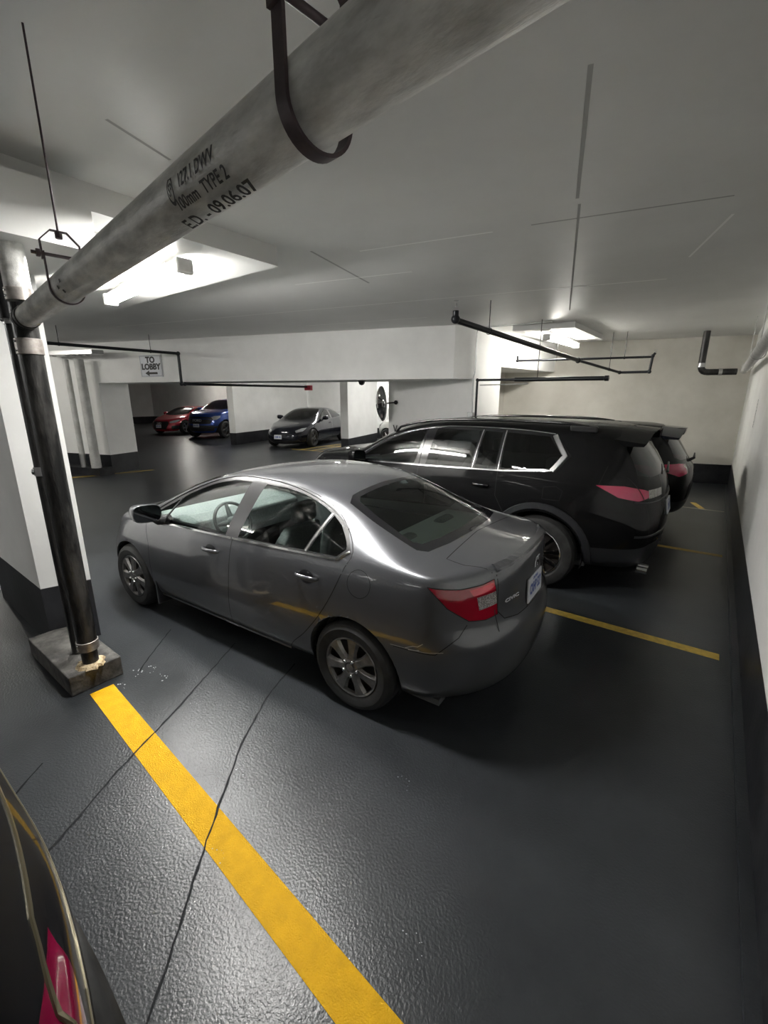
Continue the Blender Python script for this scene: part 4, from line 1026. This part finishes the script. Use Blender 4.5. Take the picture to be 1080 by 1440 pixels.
# ------------------------------------------------------------------ the other cars
MT['black_paint'] = paint('black paint', (.0015, .0015, .002), .0, .6, coat=.5)
MT['red_car'] = paint('crimson paint', (.42, .015, .035), .3, .28)
MT['blue_car'] = paint('blue paint', (.012, .055, .28), .45, .28)
MT['navy_car'] = paint('very dark blue paint', (.010, .012, .020), .3, .24)
MT['white_car'] = paint('white paint', (.62, .62, .60), .0, .3)
MT['plum_car'] = paint('near black paint', (.004, .004, .005), .0, .6, coat=.3)
MT['grille'] = mat('grille mesh', (.01, .01, .011), .4)
MT['head'] = mat('headlamp lens', (.55, .57, .60), .06, .4, coat=1)
MT['lens_pink'] = mat('rear lamp lens', (.42, .015, .07), .15, 0, .6, 1)
MT['trim_glint'] = mat('gold trim and glint', (.16, .14, .09), .3, .6)  # colour of the window trim and of the painted gold reflections
MT['arch_trim'] = mat('arch cladding', (.022, .023, .026), .45)
def filt_side(c, n): return n.y > .30 and c.y > .3
def car(name, label, body, sp, pos, heading, sc=1.0, k=5):
    Ln, W = sp['L'], sp['W'] / 2
    root = empty(name, (pos[0], pos[1], 0), heading, label, 'car'); root.scale = (sc, sc, sc)
    xs = sp['xs']; S = Shell(sp, k, 5)
    R = sp['R']; ra = R + sp.get('gap', .05)
    for wx in sp['axles']: S.arch(wx, R, ra, .07)
    spec = {'body': ('body_shell', body, None, False, None)}
    def reg(nm, proj, poly, filt, on, mt, split, par=None, over=None, lab=None):
        S.region(nm, proj, poly, filt, over); spec[nm] = (on, mt, par, split, lab)
    for nm, poly in sp.get('doors', []): reg(nm, 'side', poly, filt_side, 'door', body, True)
    if 'dlo' in sp: reg('dlo', 'side', sp['dlo'], filt_side, 'pillar_trim', 'gloss_black', True)
    for i, (poly, gm) in enumerate(sp['glass']): reg('g%d' % i, 'side', poly, filt_side, 'side_window', gm, True)
    reg('ws', 'plan', sp['ws'], lambda c, n: n.z > .25 and c.z > sp['belt'][-1][1] and c.y < W * .93 and n.y < .75, 'windshield', sp.get('wsm', 'glass_dark'), False)
    if 'rg' in sp: reg('rg', 'rear', sp['rg'], lambda c, n: n.x < -.15 and c.x < Ln * .35, 'rear_window', sp.get('rgm', 'glass_dark'), False)
    if 'rgp' in sp: reg('rg', 'plan', sp['rgp'], lambda c, n: n.z > .25 and n.x < .1 and c.x < Ln * .4, 'rear_window', 'glass_dark', False)
    for i, (poly, mt) in enumerate(sp.get('tail', [])): reg('tl%d' % i, 'rdiag', poly, lambda c, n: c.x < Ln * .25 and c.y > .25, 'tail_lamp', mt, True)
    for i, (poly, mt) in enumerate(sp.get('head', [])): reg('hl%d' % i, 'fdiag', poly, lambda c, n: c.x > Ln * .72 and c.y > .25, 'headlamp', mt, True)
    for i, (poly, mt, nm) in enumerate(sp.get('face', [])): reg('fc%d' % i, 'rear', poly, lambda c, n: c.x > Ln * .8 and n.x > .1, nm, mt, False)
    for i, (poly, mt, nm) in enumerate(sp.get('back', [])): reg('bk%d' % i, 'rear', poly, lambda c, n: c.x < Ln * .2 and n.x < -.1, nm, mt, False, None, ['body'])
    if 'clad' in sp:
        for i, poly in enumerate(sp['clad']): reg('cl%d' % i, 'side', poly, lambda c, n: c.y > .3 and n.y > -.3, 'cladding', 'arch_trim', True, None, ['body'])
    o = S.finish(spec, root)
    def put(ob): ob.parent = root; ob.location = (-Ln / 2, 0, 0); return ob
    for ob in list(root.children): ob.location = (-Ln / 2, 0, 0)
    sm = MB()
    for sd in (False, True):
        for pts in sp.get('seams', []): S.strip(pts, 'side', .007, .001, sd, sm)
        for pts in sp.get('rseams', []): S.strip(pts, 'rear', .008, .001, sd, sm)
    if sm.v: put(sm.build('panel_gap', 'seam', None, 0))
    for sd in (False, True):
        q = (1, -1)[sd]
        for pts, w_, h_, mt, nm in sp.get('trims', []): put(S.strip(pts, 'side', w_, h_, sd).build(nm, mt, None, 0))
        for xx, zz in sp.get('handles', []):
            P, N = S.drape([(xx, zz)] * 2, 'side', .1, sd)
            if P: put(door_handle(None, P[0] + N[0] * .002, N[0], .2, body, sp.get('hm', body), False))
        if 'mir' in sp: M_ = door_mirror(root, (sp['mir'][0], q * sp['mir'][1], sp['mir'][2]), q, (.12, .25, .17), body); M_.location = (-Ln / 2, 0, 0)
        for wx in sp['axles']:
            A = circ(wx, R, ra - .003, 20, -14, 194); v = [(a, q * (W - .08), b) for a, b in A] + [(a, q * (W - .38), b) for a, b in A]; m = len(A)
            put(MB().add(v, [(i, i + 1, m + i + 1, m + i) for i in range(m - 1)] + [tuple(m + i for i in range(m))]).build('wheel_housing', 'black', None, 0))
            t = wheel(root, wx, q * (W - .125), R, sp.get('rr', R * .68), .225, q, sp.get('wst', 'five'), sp.get('wm', 'cover')); t.location = (-Ln / 2, 0, 0)
    inner = MB().box((Ln * .12, -W * .85, sp['bot'][0][1] + .03), (Ln * .88, W * .85, sp['bot'][0][1] + .08)); put(inner.build('cabin_floor', 'trim_int', None, 0))
    before = set(root.children); seats(root, Ln * .46, Ln * .27, W * .82, sp['bot'][0][1] + .12 + sp.get('seatz', 0))
    for ob in root.children:
        if ob not in before: ob.location = (-Ln / 2, 0, 0)
    put(MB().box((Ln * .66, -W * .8, .5), (Ln * .74, W * .8, sp['belt'][-2][1] + .04)).build('dashboard', 'trim_int', None, 0, bevel=.04))
    if sp.get('extra'): sp['extra'](S, root, put)
    return root
def suv_table(L, H, W, belt0, hood, R, **k):
    """two-box outline"""
    sp = dict(L=L, W=W, R=R, jr=7,
        top=[(0,H-.13),(.3,H-.07),(.7,H-.015),(L*.32,H),(L*.5,H-.015),(L*.60,H-.08),(L*.67,H-.22),(L*.745,H-.46),(L*.79,hood+.12),(L*.87,hood+.06),(L*.95,hood-.02),(L,hood-.12)],
        belt=[(0,belt0+.02),(L*.2,belt0+.05),(L*.3,belt0+.04),(L*.72,belt0-.04),(L*.80,hood+.0),(L*.92,hood-.07),(L,hood-.16)],
        railz=[(0,H-.15),(.5,H-.09),(1.,H-.065),(L*.47,H-.07),(L*.58,H-.15),(L*.66,H-.31),(L*.74,H-.53),(L*.79,hood+.03)],
        railw=[(0,W*.345),(1.,W*.36),(L*.5,W*.37),(L*.64,W*.39),(L*.75,W*.43)],
        wid=[(0,W*.465),(.35,W*.49),(1,W*.5),(L*.8,W*.498),(L*.9,W*.485),(L,W*.46)], bot=[(0,.27),(L,.25)],
        rx=(.10,.04,.0,-.01,.03,.05,.19,.33), rz=(.30,.36,.60,.80,1.0,belt0+.0,(belt0+H)/2-.02,H-.13),
        fx=(L-.12,L-.05,L,L-.005,L-.03,L-.10), fz=(.27,.33,.52,.68,.83,hood-.12), Rr=.22, Rf=.45, crown_r=.04, crown_f=.06,
        xs=[.36,.55,.8,1.1,1.4,1.75,2.1,2.45,2.8,3.1,3.35,3.6,3.85,4.1,4.35,4.6,4.8],
        skew=lambda x: .10 * max(0, 1 - abs(x - L * .68) / .8))
    sp.update(k); return sp
# --- black three row SUV
L = 5.0
def suv_extra(S, root, put):
    for q in (-1, 1):
        rl = MB(); pts = []
        for x in [.75 + k * .1 for k in range(24)]:
            P, N = S.drape([(x, q * .66)] * 2, 'plan'); pts.append(P[0] + Vector((0, 0, .045)))
        P0, _ = S.drape([(.68, q * .66)] * 2, 'plan'); P1, _ = S.drape([(3.12, q * .66)] * 2, 'plan')
        o = put(rl.tube([P0[0]] + pts + [P1[0]], .016, 10).build('roof_rail', 'gloss_black', None, 60))
        MB().box((.66, q * .66 - .03, pts[0].z - .06), (.92, q * .66 + .03, pts[0].z + .005)).build('rail_foot', 'black', o, 0, bevel=.012)
    sl = MB(); v = []
    for i, y in enumerate([-.66, -.4, 0, .4, .66]):
        dx = .04 * (abs(y) / .66) ** 2
        zz = S.drape([(.50, y)] * 2, 'plan')[0][0].z; v += [(.50, y, zz + .004), (.46, y, zz - .06), (.20 + dx, y * 1.0, zz - .055), (.18 + dx, y, zz - .028)]
    put(sl.add(v, [(i * 4 + a, i * 4 + (a + 1) % 4, (i + 1) * 4 + (a + 1) % 4, (i + 1) * 4 + a) for i in range(4) for a in range(4)] + [(0, 1, 2, 3), (19, 18, 17, 16)]).build('roof_spoiler', 'black_paint', None, 30))
    P, N = S.drape([(.0, 1.22)] * 2, 'rear')
    w_ = put(MB().tube([P[0] + N[0] * .03, P[0] + N[0] * .035 + Vector((.03, -.35, .06))], [.014, .008], 8).build('rear_wiper', 'black', None))
    pl, M = plate(root, S, 0, .88, .305, .152, None, 'CRWD 118', 'ONTARIO'); pl.location = (-L / 2, 0, 0)
    for z0, w2 in ((1.00, .020), (.66, .025)):
        for sd in (False, True): put(S.strip([(0, z0), (.45, z0 + .01), (.80, z0 + .02)], 'rear', w2, .008, sd).build('rear_trim_line', 'arch_trim', None, 0))
    for q in (-1, 1):
        for d in (0, .10): put(MB().tube([(.14, q * (.60 + d), .335), (.05, q * (.60 + d), .33)], .035, 14).build('tail_pipe', 'chrome', None))
    for sd in (False, True):
        a = circ(1.07, .40, .50, 26, -8, 188); put(S.strip(a, 'side', .075, .014, sd).build('arch_moulding', 'arch_trim', None, 0))
        a = circ(4.12, .40, .50, 26, -8, 188); put(S.strip(a, 'side', .075, .014, sd).build('arch_moulding', 'arch_trim', None, 0))
    put(S.strip([(1.05,.98),(1.05,1.10),(.93,1.12),(.86,1.08),(.88,.98)], 'side', .005, .0012, False, None, True).build('fuel_door_gap', 'seam', None, 0))
sp = suv_table(L, 1.755, 2.0, 1.16, 1.19, .39, axles=(1.07, 4.12), gap=.065, wst='multi', wm='chrome',
    dlo=[(3.62,1.165),(2.5,1.185),(1.5,1.215),(.95,1.27),(.84,1.42),(1.02,1.63)] + smooth_poly([(1.5,1.665),(2.3,1.665),(2.75,1.61),(3.1,1.51),(3.4,1.36),(3.66,1.20)], False, 3),
    glass=[([(3.50,1.19),(2.66,1.205),(2.58,1.62)] + smooth_poly([(2.75,1.59),(3.05,1.49),(3.3,1.36),(3.52,1.22)], False, 3), 'glass_side'),
           ([(2.50,1.205),(1.90,1.22),(1.86,1.625),(2.44,1.63)], 'glass_dark'), ([(1.85,1.22),(1.60,1.23),(1.60,1.62),(1.81,1.625)], 'glass_dark'),
           ([(1.54,1.235),(1.02,1.285),(.93,1.42),(1.09,1.60),(1.55,1.62)], 'glass_dark')],
    ws=[(3.02,-.01),(2.98,.5),(2.95,.66),(3.3,.73),(3.72,.83),(3.92,.6),(3.99,.3),(4.02,-.01)], wsm='glass',
    rg=[(-.01,1.24),(.55,1.24),(.72,1.27),(.66,1.50),(.60,1.57),(-.01,1.58)],
    tail=[([(-.46,1.165),(-.15,1.17),(.10,1.14),(.20,1.12),(.20,1.06),(.02,1.03),(-.22,1.06)], 'lens_pink'), ([(.20,1.13),(.60,1.12),(.60,1.05),(.20,1.05)], 'clear')],
    head=[([(-.30,1.0),(.10,.98),(.30,.93),(.30,.86),(-.10,.86),(-.25,.90)], 'head')], face=[([(-.01,.98),(.62,.96),(.55,.55),(-.01,.55)], 'grille', 'grille')],
    back=[([(-.01,.26),(.98,.26),(.98,.52),(.60,.58),(-.01,.56)], 'arch_trim', 'bumper_cladding')],
    doors=[('d1', [(2.58,.36),(2.60,1.0),(2.60,1.19),(3.60,1.16),(3.58,.7),(3.55,.36)]), ('d2', [(2.575,.36),(2.595,1.0),(2.595,1.19),(1.56,1.215),(1.56,.95),(1.42,.72),(1.58,.36)])],
    seams=[[(2.58,.36),(2.60,1.0),(2.57,1.64)], [(3.60,1.16),(3.58,.7),(3.55,.36),(1.60,.36),(1.42,.72),(1.56,.95),(1.57,1.64)], [(.55,1.17),(.5,1.35)]],
    rseams=[[(0,.60),(.66,.62),(.72,1.0),(.78,1.25)]],
    trims=[([(3.62,1.168),(2.5,1.190),(1.5,1.222),(1.0,1.268)], .022, .006, 'chrome', 'window_chrome'), ([(1.0,1.268),(.90,1.42),(1.04,1.615)], .052, .008, 'galv', 'window_chrome_tip'),
           (smooth_poly([(1.04,1.625),(1.5,1.655),(2.3,1.655),(2.75,1.60),(3.1,1.50),(3.4,1.345),(3.6,1.20)], False, 3), .016, .006, 'chrome', 'window_chrome'), ([(1.565,1.22),(1.565,1.64)], .016, .004, 'chrome', 'window_divider'), ([(1.875,1.215),(1.835,1.635)], .014, .004, 'chrome', 'window_divider')],
    handles=[(1.74, 1.045), (2.82, 1.03)], hm='gloss_black', mir=(3.50, .90, 1.13), extra=suv_extra, seatz=.15)
car('suv', 'long glossy black SUV with chrome window line beside the grey sedan', 'black_paint', sp, (-.28 - L / 2, 5.47), math.pi, 1.0, 6)
# --- small dark hatchback behind the SUV
L = 4.2
def hatch_extra(S, root, put, spoiler=True):
    v = []
    for i, y in enumerate([-.58, -.3, 0, .3, .58]):
        dx = .05 * (abs(y) / .58) ** 2; zz = S.drape([(.50, y)] * 2, 'plan')[0][0].z; v += [(.50, y, zz + .004), (.46, y, zz - .05), (.20 + dx, y, zz - .055), (.18 + dx, y, zz - .028)]
    put(MB().add(v, [(i * 4 + a, i * 4 + (a + 1) % 4, (i + 1) * 4 + (a + 1) % 4, (i + 1) * 4 + a) for i in range(4) for a in range(4)] + [(0, 1, 2, 3), (19, 18, 17, 16)]).build('roof_spoiler', S.bodym, None, 30)) if spoiler else None
    P, N = S.drape([(.0, 1.06)] * 2, 'rear'); put(MB().tube([P[0], P[0] + N[0] * .06, P[0] + N[0] * .05 + Vector((0, -.3, .05))], [.025, .02, .008], 8).build('rear_wiper', 'black', None))
def hatch_spec(H=1.62, extra=hatch_extra, **k):
    L = 4.2
    d = dict(axles=(.78, 3.38), gap=.05,
      dlo=[(3.02,H-.59),(2.0,H-.56),(1.0,H-.50),(.70,H-.40),(.88,H-.18)] + smooth_poly([(1.3,H-.10),(1.9,H-.09),(2.3,H-.14),(2.7,H-.30),(3.05,H-.52)], False, 3),
      glass=[([(2.92,H-.56),(2.12,H-.54),(2.06,H-.13)] + smooth_poly([(2.3,H-.17),(2.6,H-.29),(2.92,H-.50)], False, 3), 'glass_dark'), ([(2.0,H-.535),(1.2,H-.495),(1.2,H-.13),(1.95,H-.12)], 'glass_dark'), ([(1.12,H-.48),(.86,H-.44),(.80,H-.38),(.95,H-.19),(1.12,H-.14)], 'glass_dark')],
      ws=[(2.50,-.01),(2.45,.56),(2.8,.62),(3.08,.70),(3.22,.45),(3.30,-.01)], rg=[(-.01,H-.52),(.50,H-.52),(.62,H-.48),(.55,H-.22),(-.01,H-.20)],
      tail=[([(-.36,H-.58),(.10,H-.56),(.34,H-.58),(.34,H-.70),(.05,H-.74),(-.20,H-.68)], 'lens_pink')],
      head=[([(-.36,.86),(.05,.84),(.22,.78),(.15,.70),(-.15,.72)], 'head')], face=[([(-.01,.72),(.45,.72),(.40,.42),(-.01,.42)], 'grille', 'grille')],
      back=[([(-.01,.26),(.9,.26),(.9,.50),(-.01,.50)], 'arch_trim', 'bumper_cladding')],
      doors=[('d1', [(2.06,.34),(2.07,H-.58),(3.0,H-.61),(3.0,.34)]), ('d2', [(2.05,.34),(2.06,H-.58),(1.15,H-.54),(1.05,.75),(1.25,.34)])],
      seams=[[(2.06,.34),(2.07,1.0),(2.02,H-.10)], [(3.05,H-.6),(3.0,.34),(1.25,.34),(1.05,.75),(1.15,H-.52)]], handles=[(2.25,H-.70),(1.3,H-.68)], mir=(2.92,.82,H-.60), extra=extra)
    d.update(k); sp = suv_table(L, H, 1.80, H - .62, .98 if H > 1.55 else .92, .33, **d); sp['rx'] = (.10,.04,.0,-.01,.03,.06,.22,.36)
    return sp
Shell.bodym = 'navy_car'
car('hatchback', 'small black hatchback with a pink red lamp beyond the black SUV', 'black_paint', hatch_spec(), (-.16 - 2.1, 8.22), math.pi, 1.0, 5)
# --- dark car at the lower left edge, only its rear quarter in frame
def near_extra(S, root, put):
    hatch_extra(S, root, put, False)
    for sd in (False, True):
        put(S.strip(smooth_poly([(.25,.76),(.5,.82),(.9,.84),(1.4,.83),(2.2,.81)], False, 4), 'side', .009, .003, sd).build('shoulder_glint', 'trim_glint', None, 0))  # gold reflection along the shoulder, drawn as a raised pale strip
car('hatchback', 'near black car cut off by the lower left edge, pale window trim and shoulder reflection lines', 'plum_car', hatch_spec(1.50, near_extra, handles=[], tail=[([(-.50,.93),(-.10,.985),(.62,1.0),(.62,.80),(.25,.78),(-.25,.84)], 'red_n')], trims=[([(.30,.90),(.60,.975),(1.0,.985),(2.0,.945),(3.0,.915)], .012, .004, 'trim_glint', 'window_trim')]), (-.36 - 2.1, -.70), math.pi, 1.0, 6)
# --- saloon style shells for the far row
def saloon_spec(L, W, H, R, hood, **k):
    sp = dict(L=L, W=W, R=R,
        top=[(0,H-.36),(.2,H-.34),(.5,H-.30),(.9,H-.20),(1.3,H-.08),(1.7,H-.015),(2.1,H),(2.5,H-.02),(2.8,H-.09),(3.1,H-.21),(3.4,H-.35),(L-1.05,hood+.04),(L-.7,hood),(L-.3,hood-.09),(L,hood-.22)],
        belt=[(0,H-.42),(1.0,H-.43),(2.,H-.46),(3.2,H-.52),(L-1.0,hood-.04),(L-.5,hood-.10),(L,hood-.20)],
        railz=[(.5,H-.34),(.9,H-.25),(1.3,H-.13),(1.7,H-.065),(2.1,H-.05),(2.5,H-.09),(2.9,H-.20),(3.2,H-.34),(3.5,H-.50)],
        railw=[(.5,W*.34),(1.5,W*.325),(2.5,W*.33),(3.1,W*.37),(3.5,W*.41)], wid=[(0,W*.46),(.4,W*.49),(1,W*.5),(L-1,W*.495),(L-.5,W*.48),(L,W*.45)], bot=[(0,.2),(L,.17)],
        rx=(.08,.02,.0,.01,.04,.02), rz=(.22,.28,.45,.66,.82,H-.40), fx=(L-.08,L-.02,L,L-.02,L-.05,L-.12), fz=(.17,.22,.36,.50,.60,hood-.20), Rr=.25, Rf=.48, crown_r=.05, crown_f=.06,
        xs=[.36,.6,.85,1.1,1.4,1.7,2.0,2.3,2.6,2.85,3.1,3.35,3.6,3.85,4.1], axles=(.95, L - .90), gap=.04,
        dlo=[(3.25,H-.50),(2.0,H-.45),(1.05,H-.40),(.95,H-.32)] + smooth_poly([(1.25,H-.20),(1.6,H-.11),(2.1,H-.08),(2.5,H-.13),(2.9,H-.27),(3.25,H-.44)], False, 3),
        glass=[([(3.1,H-.47),(2.15,H-.44),(2.08,H-.11)] + smooth_poly([(2.45,H-.145),(2.8,H-.26),(3.1,H-.41)], False, 3), 'glass_dark'), ([(2.03,H-.435),(1.15,H-.39),(1.10,H-.33),(1.35,H-.19),(1.65,H-.125),(1.98,H-.11)], 'glass_dark')],
        ws=[(2.62,-.01),(2.55,.55),(2.9,.64),(3.25,.72),(3.45,.55),(3.56,.25),(3.58,-.01)], rgp=[(1.25,-.01),(1.2,.5),(.8,.56),(.55,.5),(.5,-.01)],
        tail=[([(-.3,H-.45),(.3,H-.45),(.3,H-.58),(-.2,H-.55)], 'red')], doors=[('d1', [(2.10,.26),(2.12,H-.47),(3.2,H-.53),(3.15,.26)])],
        seams=[[(2.10,.26),(2.12,H-.47)], [(3.3,H-.5),(3.15,.26),(2.1,.26),(1.3,.26),(1.1,.7)]], handles=[(2.3,H-.6)], mir=(3.0,W*.44,H-.50))
    sp.update(k); return sp
HD = math.radians(-70.7)
def front_plate(y, z, txt, w=.31, **k):
    def ex(S, root, put):
        pl, M = plate(root, S, y, z, w, .15, None, txt, '', name='licence_plate', lift=.03, fwd=True); pl.location = (-S.L / 2, 0, 0)
        if k.get('rings'):
            P, N = S.drape([(0, k['rings'])] * 2, 'front')
            for q in range(4):
                c = P[0] + Vector((.015, (q - 1.5) * .062, 0)); put(MB().tube([c + Vector((0, .042 * math.cos(t), .042 * math.sin(t))) for t in [2 * math.pi * i / 20 for i in range(21)]], .006, 6, False).build('ring_emblem', 'chrome', None))
        if k.get('word'):
            P, N = S.drape([(0, k['wz'])] * 2, 'front'); v, f = text_mesh(k['word'], .16, .004, .006)
            put(MB().add([P[0] + Vector((.02 + p[2], p[0] * 1.2, p[1])) for p in v], f).build('grille_lettering', 'head', None, 0))
        if k.get('more'): k['more'](S, root, put)
    return ex
car('coupe', 'red low coupe at far left of the far row with dark grille', 'red_car', saloon_spec(4.6, 1.86, 1.38, .34, .86, wst='five', wm='galv',
    head=[([(-.50,.74),(-.10,.70),(.22,.64),(.20,.57),(-.20,.60),(-.45,.68)], 'head')],
    face=[([(-.01,.66),(.42,.66),(.50,.55),(.36,.27),(-.01,.27)], 'grille', 'grille'), ([(.60,.44),(.86,.46),(.84,.28),(.58,.26)], 'grille', 'air_intake')],
    extra=front_plate(0, .42, 'BRTK 402', rings=.56)), (-25.0, 14.2), HD, 1.08, 4)
car('saloon', 'very dark saloon parked by the yellow hatching on the far side', 'navy_car', saloon_spec(4.7, 1.88, 1.45, .34, .88, wst='five', wm='arch_trim',
    head=[([(-.46,.74),(-.12,.72),(.24,.64),(.22,.575),(-.16,.62)], 'head')],
    face=[([(-.01,.30),(.62,.30),(.66,.22),(-.01,.22)], 'grille', 'air_intake')], extra=front_plate(-.12, .42, 'CKBR 965')), (-14.57, 13.87), HD, 1.08, 4)
def pick_more(S, root, put):
    put(S.strip([(0,.93),(.50,.92),(.66,.84)], 'front', .03, .012).build('grille_bar', 'blue_car', None, 0)); put(S.strip([(0,.93),(.50,.92),(.66,.84)], 'front', .03, .012, True).build('grille_bar', 'blue_car', None, 0))
    for sd in (False, True): put(S.strip([(0,.52),(.5,.52),(.85,.55)], 'front', .10, .03, sd).build('skid_bumper', 'arch_trim', None, 0))
pk = suv_table(5.2, 1.86, 1.98, 1.20, 1.20, .40, axles=(1.05, 4.35), gap=.08, wst='five', wm='arch_trim',
    dlo=[(3.75,1.20),(1.9,1.23),(1.85,1.70)] + smooth_poly([(2.6,1.76),(3.0,1.66),(3.45,1.40),(3.76,1.24)], False, 3),
    glass=[([(3.65,1.23),(2.9,1.24),(2.8,1.70)] + smooth_poly([(3.0,1.64),(3.4,1.42),(3.66,1.27)], False, 3), 'glass_dark'), ([(2.82,1.24),(2.0,1.26),(1.95,1.68),(2.72,1.71)], 'glass_dark')],
    ws=[(3.12,-.01),(3.06,.64),(3.4,.74),(3.80,.83),(4.02,.55),(4.10,-.01)], rg=[(-.01,1.35),(.55,1.35),(.5,1.6),(-.01,1.6)],
    tail=[([(-.2,1.15),(.2,1.15),(.2,.85),(-.2,.85)], 'red')], head=[([(-.50,1.06),(-.10,1.05),(.16,.98),(.16,.86),(-.22,.88),(-.46,.98)], 'head')],
    face=[([(-.01,1.02),(.62,1.0),(.70,.88),(.60,.70),(-.01,.68)], 'grille', 'grille'), ([(-.01,.62),(.75,.62),(.70,.36),(-.01,.34)], 'arch_trim', 'bumper_cladding')],
    doors=[('d1', [(2.86,.42),(2.86,1.18),(3.8,1.16),(3.75,.42)])], seams=[[(2.86,.42),(2.86,1.2)]], mir=(3.62,.92,1.22), handles=[(3.0,1.08)], extra=front_plate(-.05, .62, 'BN 41702', .33, word='FORD', wz=.85, more=pick_more), seatz=.2)
car('pickup_truck', 'tall blue pickup truck between the red coupe and the column', 'blue_car', pk, (-21.15, 14.35), HD, 1.04, 4)
car('hatchback', 'white car glimpsed behind the round convex mirror', 'white_car', hatch_spec(1.60, None, tail=[], head=[([(-.50,.92),(-.05,.90),(.20,.82),(.10,.72),(-.3,.78)], 'gloss_black')]), (-10.1, 16.2), math.pi, 1.0, 4)
